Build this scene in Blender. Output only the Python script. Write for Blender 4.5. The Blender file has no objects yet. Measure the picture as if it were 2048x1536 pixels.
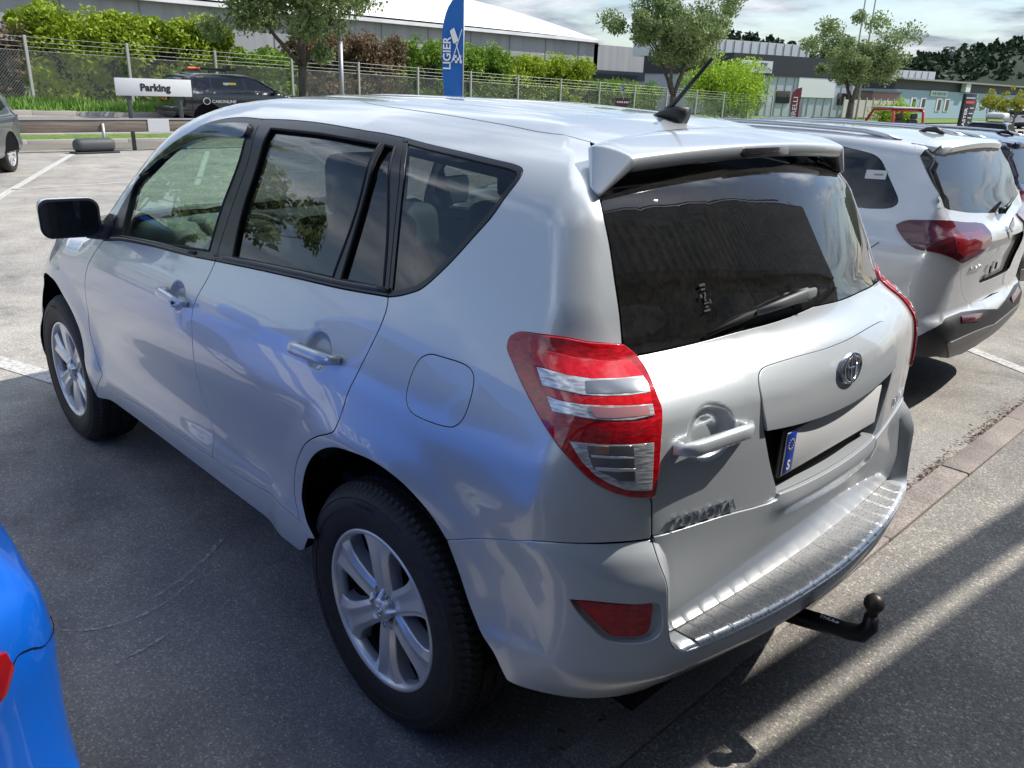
import bpy, bmesh, math, random
import numpy as np
from mathutils import Vector, Matrix
from mathutils.geometry import delaunay_2d_cdt
PI=math.pi
random.seed(7); rng=np.random.RandomState(7)
S=bpy.context.scene
COL=S.collection
# ------------------------------------------------------------ camera
def basis(yaw,pitch,roll):
    f=np.array([math.cos(yaw)*math.cos(pitch),math.sin(yaw)*math.cos(pitch),math.sin(pitch)])
    r=np.cross(f,[0,0,1]); r/=np.linalg.norm(r); u=np.cross(r,f)
    c,s=math.cos(roll),math.sin(roll)
    return c*r+s*u,-s*r+c*u,f
cr_,cu_,cf_=basis(-0.7802,-0.3506,0.0361)
cam=bpy.data.cameras.new('camera'); camo=bpy.data.objects.new('camera',cam); COL.objects.link(camo)
M=Matrix.Identity(4)
for i in range(3): M[i][0]=cr_[i]; M[i][1]=cu_[i]; M[i][2]=-cf_[i]
M[0][3],M[1][3],M[2][3]=-1.5756,1.9497,1.7193
camo.matrix_world=M
cam.sensor_width=36; cam.lens=1629.7/2048*36; cam.clip_start=.05; cam.clip_end=3000
S.camera=camo
# ------------------------------------------------------------ light
SUN=Vector((-.43,-.74,1.0)).normalized()
elev=math.asin(SUN.z); azim=math.atan2(SUN.x,SUN.y)
W=bpy.data.worlds.new('World'); S.world=W; W.use_nodes=True
nt=W.node_tree; nt.nodes.clear()
def N(nt,t,**k):
    n=nt.nodes.new(t)
    for a,b in k.items(): setattr(n,a,b)
    return n
out=N(nt,'ShaderNodeOutputWorld'); bg=N(nt,'ShaderNodeBackground'); bg.inputs[1].default_value=.085
sky=N(nt,'ShaderNodeTexSky'); sky.sky_type='NISHITA'; sky.sun_disc=False
sky.sun_elevation=elev; sky.sun_rotation=azim; sky.dust_density=.3; sky.air_density=1.0
nt.links.new(sky.outputs[0],bg.inputs[0])
tc=N(nt,'ShaderNodeTexCoord'); sp=N(nt,'ShaderNodeSeparateXYZ'); nt.links.new(tc.outputs['Generated'],sp.inputs[0])
def mth(nt,op,a,b=None,c=None,clamp=False):
    m=N(nt,'ShaderNodeMath',operation=op,use_clamp=clamp)
    for i,v in enumerate((a,b,c)):
        if v is None: continue
        if isinstance(v,(int,float)): m.inputs[i].default_value=v
        else: nt.links.new(v,m.inputs[i])
    return m.outputs[0]
zz=mth(nt,'ADD',mth(nt,'MAXIMUM',sp.outputs[2],0.0),.13)
cx=mth(nt,'DIVIDE',sp.outputs[0],zz); cy=mth(nt,'DIVIDE',sp.outputs[1],zz)
cb=N(nt,'ShaderNodeCombineXYZ'); nt.links.new(cx,cb.inputs[0]); nt.links.new(cy,cb.inputs[1])
n1=N(nt,'ShaderNodeTexNoise'); n1.inputs['Scale'].default_value=1.05; n1.inputs['Detail'].default_value=9; n1.inputs['Roughness'].default_value=.55
n1.inputs['Distortion'].default_value=.25
nt.links.new(cb.outputs[0],n1.inputs['Vector'])
r1=N(nt,'ShaderNodeValToRGB'); r1.color_ramp.elements[0].position=.47; r1.color_ramp.elements[1].position=.58
nt.links.new(n1.outputs[0],r1.inputs[0])
n2=N(nt,'ShaderNodeTexNoise'); n2.inputs['Scale'].default_value=2.0; n2.inputs['Detail'].default_value=7; n2.inputs['Roughness'].default_value=.6
nt.links.new(cb.outputs[0],n2.inputs['Vector'])
r2=N(nt,'ShaderNodeValToRGB'); r2.color_ramp.elements[0].position=.36; r2.color_ramp.elements[1].position=.68
r2.color_ramp.elements[0].color=(.26,.33,.43,1); r2.color_ramp.elements[1].color=(.92,.95,1,1)
nt.links.new(n2.outputs[0],r2.inputs[0])
bg2=N(nt,'ShaderNodeBackground'); nt.links.new(r2.outputs[0],bg2.inputs[0]); nt.links.new(mth(nt,'MULTIPLY_ADD',mth(nt,'MINIMUM',mth(nt,'MAXIMUM',sp.outputs[2],0.0),.5),2.4,.40),bg2.inputs[1])
mx=N(nt,'ShaderNodeMixShader'); fac=mth(nt,'MINIMUM',mth(nt,'MULTIPLY_ADD',r1.outputs[0],.80,mth(nt,'MULTIPLY',mth(nt,'MAXIMUM',mth(nt,'SUBTRACT',.24,sp.outputs[2]),0.0),1.6)),.92)
nt.links.new(fac,mx.inputs[0]); nt.links.new(bg.outputs[0],mx.inputs[1]); nt.links.new(bg2.outputs[0],mx.inputs[2])
nt.links.new(mx.outputs[0],out.inputs[0])
sl=bpy.data.lights.new('sun','SUN'); sl.energy=3.15; sl.angle=math.radians(.42); sl.color=(1,.95,.88)
so=bpy.data.objects.new('sun',sl); COL.objects.link(so); so.rotation_euler=SUN.to_track_quat('Z','Y').to_euler()
S.view_settings.view_transform='Standard'; S.view_settings.look='None'; S.view_settings.exposure=0.80; S.view_settings.gamma=1; S.view_settings.use_curve_mapping=False
S.cycles.max_bounces=8; S.cycles.transparent_max_bounces=24; S.cycles.glossy_bounces=5; S.cycles.caustics_reflective=False; S.cycles.caustics_refractive=False
# ------------------------------------------------------------ materials
MATS={}
def mat(name,col=(.5,.5,.5),rough=.5,metal=0,coat=0,coatr=.03,spec=.5,emis=None,trans=0):
    if name in MATS: return MATS[name]
    m=bpy.data.materials.new(name); m.use_nodes=True; b=m.node_tree.nodes['Principled BSDF']
    b.inputs['Base Color'].default_value=(*col,1); b.inputs['Roughness'].default_value=rough; b.inputs['Metallic'].default_value=metal
    b.inputs['Coat Weight'].default_value=coat; b.inputs['Coat Roughness'].default_value=coatr; b.inputs['Specular IOR Level'].default_value=spec
    if emis: b.inputs['Emission Color'].default_value=(*emis[0],1); b.inputs['Emission Strength'].default_value=emis[1]
    MATS[name]=m; return m
def bsdf(m): return m.node_tree.nodes['Principled BSDF']
def noise(m,scale,det=4,rough=.5,vec='Object',stretch=None):
    nt=m.node_tree; t=N(nt,'ShaderNodeTexCoord'); n=N(nt,'ShaderNodeTexNoise'); n.inputs['Scale'].default_value=scale; n.inputs['Detail'].default_value=det; n.inputs['Roughness'].default_value=rough
    if stretch:
        mp=N(nt,'ShaderNodeMapping'); mp.inputs['Scale'].default_value=stretch; nt.links.new(t.outputs[vec],mp.inputs[0]); nt.links.new(mp.outputs[0],n.inputs['Vector'])
    else: nt.links.new(t.outputs[vec],n.inputs['Vector'])
    return n.outputs[0]
def ramp(m,src,stops):
    nt=m.node_tree; r=N(nt,'ShaderNodeValToRGB'); e=r.color_ramp.elements
    while len(e)<len(stops): e.new(.5)
    for i,(p,c) in enumerate(stops): e[i].position=p; e[i].color=(*c,1) if len(c)==3 else c
    nt.links.new(src,r.inputs[0]); return r.outputs[0]
def mixc(m,f,a,b,mode='MIX'):
    nt=m.node_tree; x=N(nt,'ShaderNodeMix',data_type='RGBA',blend_type=mode)
    for i,v in ((0,f),(6,a),(7,b)):
        if isinstance(v,(int,float)): x.inputs[i].default_value=v
        elif isinstance(v,tuple): x.inputs[i].default_value=(*v,1)
        else: nt.links.new(v,x.inputs[i])
    return x.outputs[2]
def bump(m,h,strength=.3,dist=.01):
    nt=m.node_tree; b=N(nt,'ShaderNodeBump'); b.inputs['Strength'].default_value=strength; b.inputs['Distance'].default_value=dist
    nt.links.new(h,b.inputs['Height']); nt.links.new(b.outputs[0],bsdf(m).inputs['Normal']); return b
def paint(name,col,metal=.0,rough=.35,dirt=True):
    if name in MATS: return MATS[name]
    m=mat(name,col,rough,metal,1.0,.015)
    nt=m.node_tree
    if metal>.1:   # metallic flake sparkle
        fl=noise(m,2600,1,.5); c=ramp(m,fl,[(.3,tuple(c*.86 for c in col)),(.7,tuple(min(1,c*1.12) for c in col))]); nt.links.new(c,bsdf(m).inputs['Base Color'])
    b_=bsdf(m); b_.inputs['Coat IOR'].default_value=1.58
    n=noise(m,3,5,.6); r=mth(nt,'MULTIPLY_ADD',n,.05,.0); nt.links.new(r,bsdf(m).inputs['Coat Roughness'])
    return m
def glassmat(name,tint,refl=1.0,ior=1.5,dust=0):
    if name in MATS: return MATS[name]
    m=bpy.data.materials.new(name); m.use_nodes=True; nt=m.node_tree; nt.nodes.clear()
    o=N(nt,'ShaderNodeOutputMaterial'); t=N(nt,'ShaderNodeBsdfTransparent'); t.inputs[0].default_value=(*tint,1)
    g=N(nt,'ShaderNodeBsdfGlossy'); g.inputs['Roughness'].default_value=.004; g.inputs[0].default_value=(refl,refl,refl,1)
    ge=N(nt,'ShaderNodeNewGeometry'); dp=N(nt,'ShaderNodeVectorMath',operation='DOT_PRODUCT'); nt.links.new(ge.outputs['Incoming'],dp.inputs[0]); nt.links.new(ge.outputs['Normal'],dp.inputs[1])
    x=N(nt,'ShaderNodeMixShader'); c5=mth(nt,'POWER',mth(nt,'SUBTRACT',1.0,mth(nt,'ABSOLUTE',dp.outputs['Value'])),4.0); k=mth(nt,'MULTIPLY_ADD',c5,.85,.065,clamp=True)
    nt.links.new(k,x.inputs[0]); nt.links.new(t.outputs[0],x.inputs[1]); nt.links.new(g.outputs[0],x.inputs[2]); nt.links.new(x.outputs[0],o.inputs[0])
    if dust:
        nn_=noise(m,9,6,.75); n7=noise(m,70,3,.7); df=N(nt,'ShaderNodeBsdfDiffuse'); df.inputs[0].default_value=(.5,.48,.44,1); x2=N(nt,'ShaderNodeMixShader'); nt.links.new(mth(nt,'MULTIPLY',mth(nt,'MULTIPLY',nn_,n7),dust*3.2),x2.inputs[0]); nt.links.new(x.outputs[0],x2.inputs[1]); nt.links.new(df.outputs[0],x2.inputs[2]); nt.links.new(x2.outputs[0],o.inputs[0])
    MATS[name]=m; return m
M_SIL=paint('silver_paint',(.60,.635,.655),.36,.32)
M_SIL2=paint('silver_paint_white',(.68,.70,.72),.3,.38)
M_BLK=mat('satin_black_frame',(.018,.019,.021),.33,0,.15)
M_PLB=mat('black_plastic',(.022,.023,.025),.5)
M_RUB=mat('rubber',(.014,.014,.015),.75)
M_VOID=mat('void_black',(.006,.006,.007),.9,spec=.1)  # near-black that darkens panel gaps and the light block shell, also wells and underbody
M_CHR=mat('chrome',(.78,.79,.8),.08,1)
M_ALU=mat('alloy',(.80,.81,.82),.30,.55,.8)
M_GLF=glassmat('green_glass',(.66,.82,.74),dust=.012)
M_GLR=glassmat('privacy_glass',(.20,.21,.22),dust=.012)
M_GLB=glassmat('rear_privacy_glass',(.03,.033,.037),dust=.03)
M_WSH=glassmat('windshield_glass',(.72,.84,.78))
# ------------------------------------------------------------ objects
def tag(o,label=None,cat=None,group=None,kind=None):
    if label: o['label']=label
    if cat: o['category']=cat
    if group: o['group']=group
    if kind: o['kind']=kind
    return o
def empty(name,loc=(0,0,0),rz=0,label=None,cat=None,group=None):
    o=bpy.data.objects.new(name,None); COL.objects.link(o); o.location=loc; o.rotation_euler=(0,0,rz); return tag(o,label,cat,group)
def mesh(name,V,Fc,m,parent=None,smooth=False,normals=None,mi=None,auto=None):
    me=bpy.data.meshes.new(name); me.from_pydata([tuple(map(float,v)) for v in V],[],[tuple(int(i) for i in f) for f in Fc])
    for x in (m if isinstance(m,(list,tuple)) else [m]): me.materials.append(x)
    if mi is not None: me.polygons.foreach_set('material_index',np.asarray(mi,dtype=np.int32))
    if smooth or normals is not None: me.polygons.foreach_set('use_smooth',[True]*len(me.polygons))
    if auto is not None:
        me.polygons.foreach_set('use_smooth',[True]*len(me.polygons)); me.set_sharp_from_angle(angle=math.radians(auto))
    me.update()
    if normals is not None: me.normals_split_custom_set_from_vertices([tuple(map(float,n)) for n in normals])
    o=bpy.data.objects.new(name,me); COL.objects.link(o)
    if parent is not None: o.parent=parent
    return o
class MB:
    """collects shapes into one mesh"""
    def __init__(s): s.V=[];s.F=[];s.I=[]
    def add(s,V,F,mi=0):
        k=len(s.V); s.V+= [tuple(v) for v in V]; s.F+=[tuple(i+k for i in f) for f in F]; s.I+=[mi]*len(F); return s
    def box(s,c,d,rz=0,mi=0,M=None,bev=0,seg=2):
        bm=bmesh.new(); bmesh.ops.create_cube(bm,size=1)
        for v in bm.verts: v.co=Vector((v.co.x*d[0],v.co.y*d[1],v.co.z*d[2]))
        if bev: bmesh.ops.bevel(bm,geom=bm.edges[:],offset=bev,segments=seg,affect='EDGES',profile=.5)
        T=(M if M is not None else Matrix.Translation(c)@Matrix.Rotation(rz,4,'Z'))
        V=[T@v.co for v in bm.verts]; bm.verts.index_update(); Fc=[[v.index for v in f.verts] for f in bm.faces]; bm.free()
        return s.add(V,Fc,mi)
    def tube(s,P,R,n=8,mi=0,cap=True,sq=None):
        P=[Vector(p) for p in P]; R=R if isinstance(R,list) else [R]*len(P); V=[];up=None
        for i,p in enumerate(P):
            d=(P[min(i+1,len(P)-1)]-P[max(i-1,0)]).normalized()
            if up is None: up=Vector((0,0,1)) if abs(d.z)<.9 else Vector((1,0,0))
            a=d.cross(up).normalized(); b=a.cross(d).normalized(); up=b
            ra,rb=(R[i] if isinstance(R[i],(tuple,list)) else (R[i],R[i]))
            for k in range(n):
                t=2*PI*k/n; c,q=math.cos(t),math.sin(t)
                if sq: c=math.copysign(abs(c)**sq,c); q=math.copysign(abs(q)**sq,q)
                V.append(p+a*c*ra+b*q*rb)
        Fc=[(i*n+k,i*n+(k+1)%n,(i+1)*n+(k+1)%n,(i+1)*n+k) for i in range(len(P)-1) for k in range(n)]
        if cap: Fc+=[tuple(range(n))[::-1],tuple((len(P)-1)*n+k for k in range(n))]
        return s.add(V,Fc,mi)
    def lathe(s,prof,n=48,T=None,mi=0,a0=0,a1=2*PI,ax='y'):
        V=[];closed=abs(a1-a0-2*PI)<1e-6; m=n if closed else n+1
        for k in range(m):
            t=a0+(a1-a0)*k/n
            for (r,h) in prof:
                v=Vector((r*math.cos(t),h,r*math.sin(t))) if ax=='y' else Vector((r*math.cos(t),r*math.sin(t),h))
                V.append(T@v if T is not None else v)
        L=len(prof); Fc=[]
        for k in range(n):
            k2=(k+1)%m
            for j in range(L-1): Fc.append((k*L+j,k*L+j+1,k2*L+j+1,k2*L+j))
        if ax!='y': Fc=[f[::-1] for f in Fc]
        return s.add(V,Fc,mi)
    def prism(s,poly,h,T=None,mi=0):
        """poly in xy extruded from 0 to h in z, then transformed"""
        n=len(poly); V=[Vector((x,y,0)) for x,y in poly]+[Vector((x,y,h)) for x,y in poly]
        if T is not None: V=[T@v for v in V]
        ar=sum(poly[i][0]*poly[(i+1)%n][1]-poly[(i+1)%n][0]*poly[i][1] for i in range(n))
        Fc=[tuple(range(n))[::-1],tuple(range(n,2*n))]+[(i,(i+1)%n,n+(i+1)%n,n+i) for i in range(n)]
        if ar*h<0: Fc=[f[::-1] for f in Fc]
        return s.add(V,Fc,mi)
    def build(s,name,m,parent=None,smooth=False,auto=None):
        return mesh(name,s.V,s.F,m,parent,smooth,None,s.I,auto)
def text_mesh(name,body,size,T,m,parent=None,depth=.002,spacing=1.0,shear=0,bold=0):
    cu=bpy.data.curves.new('t','FONT'); cu.body=body; cu.size=size; cu.extrude=depth; cu.align_x='CENTER'; cu.align_y='CENTER'; cu.space_character=spacing; cu.shear=shear; cu.offset=bold
    cu.resolution_u=3
    to=bpy.data.objects.new('t',cu); me=bpy.data.meshes.new_from_object(to); me.name=name
    bpy.data.objects.remove(to); bpy.data.curves.remove(cu)
    me.materials.clear(); me.materials.append(m); me.transform(T)
    o=bpy.data.objects.new(name,me); COL.objects.link(o)
    if parent is not None: o.parent=parent
    return o
def frame(o,x,y):
    """matrix with origin o, x axis, y axis"""
    x=Vector(x).normalized(); z=x.cross(Vector(y)).normalized(); y=z.cross(x)
    M=Matrix.Identity(4)
    for i in range(3): M[i][0]=x[i];M[i][1]=y[i];M[i][2]=z[i];M[i][3]=o[i]
    return M
# ------------------------------------------------------------ car shells
def itp(x,xs,ys):
    xs=np.asarray(xs,float);ys=np.asarray(ys,float)
    h=np.diff(xs);dl=np.diff(ys)/h
    m=np.zeros_like(xs);m[1:-1]=np.where(dl[:-1]*dl[1:]>0,2*dl[:-1]*dl[1:]/(dl[:-1]+dl[1:]+1e-12),0);m[0]=dl[0];m[-1]=dl[-1]
    x=np.asarray(x,float); xc=np.clip(x,xs[0],xs[-1]); i=np.clip(np.searchsorted(xs,xc)-1,0,len(xs)-2)
    t=(xc-xs[i])/h[i]
    y=(1+2*t)*(1-t)**2*ys[i]+t*(1-t)**2*h[i]*m[i]+t*t*(3-2*t)*ys[i+1]+t*t*(t-1)*h[i]*m[i+1]
    return y+np.where(x<xs[0],(x-xs[0])*m[0],0)+np.where(x>xs[-1],(x-xs[-1])*m[-1],0)
def smax(a,b,r):
    return np.minimum(np.maximum(a,b),-r)+np.hypot(np.maximum(a+r,0),np.maximum(b+r,0))
RR=.8
class Shell:
    def __init__(s,F,ZS,XS,XE): s.F=F;s.ZS=ZS;s.XS=XS;s.XE=XE
    def uv(s,P):
        P=np.atleast_2d(np.asarray(P,float));x,y,z=P.T
        th=np.where(x<s.XS,np.arctan2(s.XS-x,y),0.)
        u=np.where(x<s.XS,s.XS-th*RR,np.where(x>s.XE,s.XE+np.arctan2(x-s.XE,y)*RR,x))
        u=np.where((x>=s.XS)&(x<=s.XE)&(y<0),s.XS-PI*RR-(x-s.XS),u)
        r=np.where(x<s.XS,np.hypot(x-s.XS,y),np.where(x>s.XE,np.hypot(x-s.XE,y),np.abs(y)))
        return np.stack([u,np.arctan2(z-s.ZS,r)*.85],1)
    def ray(s,U,V):
        U=np.asarray(U,float);V=np.asarray(V,float);ph=V/.85
        tr=np.clip((s.XS-U)/RR,0,PI); tf=np.clip((U-s.XE)/RR,0,PI)
        ox=np.clip(U,s.XS,s.XE); over=(s.XS-U)/RR-PI; ox=np.where(over>0,s.XS+over*RR,ox)
        dx=-np.sin(tr)+np.sin(tf); dy=np.where(U>s.XE,np.cos(tf),np.cos(tr)); c=np.cos(ph)
        D=np.stack([dx*c,dy*c,np.sin(ph)],1); O=np.stack([ox,0*ox,0*ox+s.ZS],1)
        return O,D
    def solve(s,O,D,F=None,lo=.02,hi=2.4):
        F=F or s.F; lo=np.full(len(O),lo);hi=np.full(len(O),hi)
        for _ in range(30):
            m=(lo+hi)/2; i=F(O+D*m[:,None])<0; lo=np.where(i,m,lo);hi=np.where(i,hi,m)
        return O+D*((lo+hi)/2)[:,None]
    def pt(s,UV,F=None):
        UV=np.asarray(UV,float); O,D=s.ray(UV[:,0],UV[:,1]); return s.solve(O,D,F)
    def ptz(s,XY,F=None):
        XY=np.asarray(XY,float); O=np.stack([XY[:,0],XY[:,1],0*XY[:,0]+s.ZS],1); D=np.tile([0,0,1.],(len(O),1)); return s.solve(O,D,F,-.3,1.6)
    def nrm(s,P,F=None):
        F=F or s.F; e=2e-3; g=np.stack([F(P+e*np.eye(3)[i])-F(P-e*np.eye(3)[i]) for i in range(3)],1)
        return g/np.linalg.norm(g,axis=1)[:,None]
def cr(pts,n=5):
    """Catmull-Rom through knots, open"""
    p=np.asarray(pts,float)
    if len(p)<3: return p
    q=np.vstack([2*p[0]-p[1],p,2*p[-1]-p[-2]]); out=[]
    for i in range(len(p)-1):
        a,b,c,d=q[i:i+4]
        t0=0;t1=t0+np.linalg.norm(b-a)**.5+1e-9;t2=t1+np.linalg.norm(c-b)**.5+1e-9;t3=t2+np.linalg.norm(d-c)**.5+1e-9
        for t in np.linspace(t1,t2,n,endpoint=False):
            A1=(t1-t)/(t1-t0)*a+(t-t0)/(t1-t0)*b;A2=(t2-t)/(t2-t1)*b+(t-t1)/(t2-t1)*c;A3=(t3-t)/(t3-t2)*c+(t-t2)/(t3-t2)*d
            B1=(t2-t)/(t2-t0)*A1+(t-t0)/(t2-t0)*A2;B2=(t3-t)/(t3-t1)*A2+(t-t1)/(t3-t1)*A3
            out.append((t2-t)/(t2-t1)*B1+(t-t1)/(t2-t1)*B2)
    out.append(p[-1]); return np.array(out)
def inside(P,L):
    x,y=P[:,0],P[:,1]; r=np.zeros(len(P),bool); n=len(L)
    for i in range(n):
        x1,y1=L[i];x2,y2=L[(i+1)%n]
        if y1==y2: continue
        c=((y1>y)!=(y2>y))&(x<(x2-x1)*(y-y1)/(y2-y1)+x1); r^=c
    return r
def dist(P,L):
    d=np.full(len(P),9.); n=len(L)
    for i in range(n):
        a=np.array(L[i]);b=np.array(L[(i+1)%n]);ab=b-a;q=ab@ab
        if q<1e-14: continue
        t=np.clip(((P-a)@ab)/q,0,1); d=np.minimum(d,np.hypot(*(P-a-t[:,None]*ab).T))
    return d
def clean(L,h):
    L=np.asarray(L,float); o=[]
    n=len(L)
    for i in range(n):
        a=L[i];b=L[(i+1)%n];d=np.linalg.norm(b-a)
        if d<5e-4: continue
        k=max(1,int(math.ceil(d/h)))
        for j in range(k): o.append(a+(b-a)*j/k)
    return np.array(o)
def area(L): x,y=np.asarray(L).T; return .5*np.sum(x*np.roll(y,-1)-np.roll(x,-1)*y)
def offs(L,g):
    """move ccw loop inward by g"""
    L=np.asarray(L,float);a=np.roll(L,1,0);b=np.roll(L,-1,0)
    e1=L-a;e2=b-L;e1/=np.linalg.norm(e1,axis=1)[:,None]+1e-12;e2/=np.linalg.norm(e2,axis=1)[:,None]+1e-12
    n1=np.stack([-e1[:,1],e1[:,0]],1);n2=np.stack([-e2[:,1],e2[:,0]],1);m=n1+n2;l=np.maximum((m*m).sum(1)/2,.5)
    return L+m/l[:,None]*g
def panel(name,loops,sh,m,parent,gap=.0026,h=.028,depth=.016,off=0.,mirror=False,disp=None,F=None,mode='uv',dense=(),bevel=.0012,flmat=None,rim=True):
    """surface panel: loops (outer, holes...) in shell coordinates, cut out of the shell, with a folded edge"""
    Ls=[]
    for k,L in enumerate(loops):
        L=clean(L,h)
        if (area(L)<0)!=(k>0): L=L[::-1]     # outer ccw, holes cw
        Ls.append(offs(L,gap) if gap else L)
    lo=Ls[0].min(0);hi=Ls[0].max(0)
    gx,gy=np.meshgrid(np.arange(lo[0],hi[0],h),np.arange(lo[1],hi[1],h*.87)); gx=gx+(np.arange(gx.shape[0])%2)[:,None]*h/2
    G=np.stack([gx.ravel(),gy.ravel()],1); keep=inside(G,Ls[0])
    for L in Ls[1:]: keep&=~inside(G,L)
    G=G[keep]
    for (cx,cy,rad,hh) in dense:
        G=G[np.hypot(*(G-[cx,cy]).T)>rad]
        ax,ay=np.meshgrid(np.arange(cx-rad,cx+rad,hh),np.arange(cy-rad,cy+rad,hh)); D=np.stack([ax.ravel(),ay.ravel()],1); D=D[np.hypot(*(D-[cx,cy]).T)<rad]
        k2=inside(D,Ls[0])
        for L in Ls[1:]: k2&=~inside(D,L)
        G=np.vstack([G,D[k2]])
    if len(G):
        dd=np.full(len(G),9.)
        for L in Ls: dd=np.minimum(dd,dist(G,L))
        G=G[dd>(h*.3 if not dense else .004)]
    P2=[];E=[]
    for L in Ls:
        k=len(P2);n=len(L);P2+=list(map(tuple,L));E+=[(k+i,k+(i+1)%n) for i in range(n)]
    P2+=list(map(tuple,G))
    vo,eo,fo,_,_,_=delaunay_2d_cdt([Vector(p) for p in P2],E,[],0,1e-7)
    Q=np.array([tuple(v) for v in vo]); T=np.array([f for f in fo if len(f)==3])
    C=Q[T].mean(1); ok=inside(C,Ls[0])
    for L in Ls[1:]: ok&=~inside(C,L)
    T=T[ok]
    mp=sh.pt if mode=='uv' else sh.ptz
    P=mp(Q,F); Nn=sh.nrm(P,F)
    def dis(P,Nn):
        if disp is None: return P,Nn
        hgt=disp(P); e=1e-3
        g=np.stack([disp(P+e*np.eye(3)[i])-disp(P-e*np.eye(3)[i]) for i in range(3)],1)/(2*e)
        g=g-Nn*(g*Nn).sum(1)[:,None]; n2=Nn-g; n2/=np.linalg.norm(n2,axis=1)[:,None]
        return P+Nn*hgt[:,None],n2
    P,Nd=dis(P,Nn); P=P+Nn*off
    # orient
    t=T[:40]; fn=np.cross(P[t[:,1]]-P[t[:,0]],P[t[:,2]]-P[t[:,0]]); 
    if ((fn*Nn[t[:,0]]).sum())<0: T=T[:,::-1]
    V=list(P);NN=list(Nd);Fc=[tuple(f) for f in T];MI=[0]*len(Fc)
    if rim:
        for L in Ls:
            B=mp(L,F);n0=sh.nrm(B,F);B,nd=dis(B,n0);B=B+n0*off
            n=len(B); tg=np.roll(B,-1,0)-np.roll(B,1,0); tg/=np.linalg.norm(tg,axis=1)[:,None]+1e-12
            sd=np.cross(tg,n0); 
            # outward = away from panel: test with uv inward offset
            Bi=mp(offs(L,.003),F); s=np.sign(((B-n0*off-Bi)*sd).sum(1)); s=1 if s.sum()>0 else -1
            sd=sd*s
            r0=len(V); V+=list(B);NN+=list(nd)
            V+=list(B+sd*bevel*.7-n0*bevel*.35);NN+=list((sd+n0)/1.414)
            V+=list(B+sd*bevel-n0*bevel*1.2);NN+=list(sd)
            V+=list(B+sd*bevel-n0*depth);NN+=list(sd)
            for ring in range(3):
                for i in range(n):
                    a=r0+ring*n+i;b=r0+ring*n+(i+1)%n;c=b+n;d=a+n
                    q=(a,b,c,d)
                    v=np.array(V[d])-np.array(V[a]); w=np.array(V[b])-np.array(V[a])
                    if (np.cross(w,v)*NN[c]).sum()<0: q=q[::-1]
                    Fc.append(q); MI.append(1 if (ring==2 and flmat) else 0)
    V=np.array(V);NN=np.array(NN)
    res=[]
    for mir in ((False,True) if mirror else (False,)):
        v=V.copy();nn=NN.copy();ff=Fc
        if mir: v[:,1]*=-1;nn[:,1]*=-1;ff=[f[::-1] for f in Fc]
        res.append(mesh(name,v,ff,[m,flmat] if flmat else m,parent,True,nn,MI))
    return res if mirror else res[0]
def mir(L,uc): L=np.asarray(L,float).copy(); L[:,0]=2*uc-L[:,0]; return L[::-1]

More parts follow.
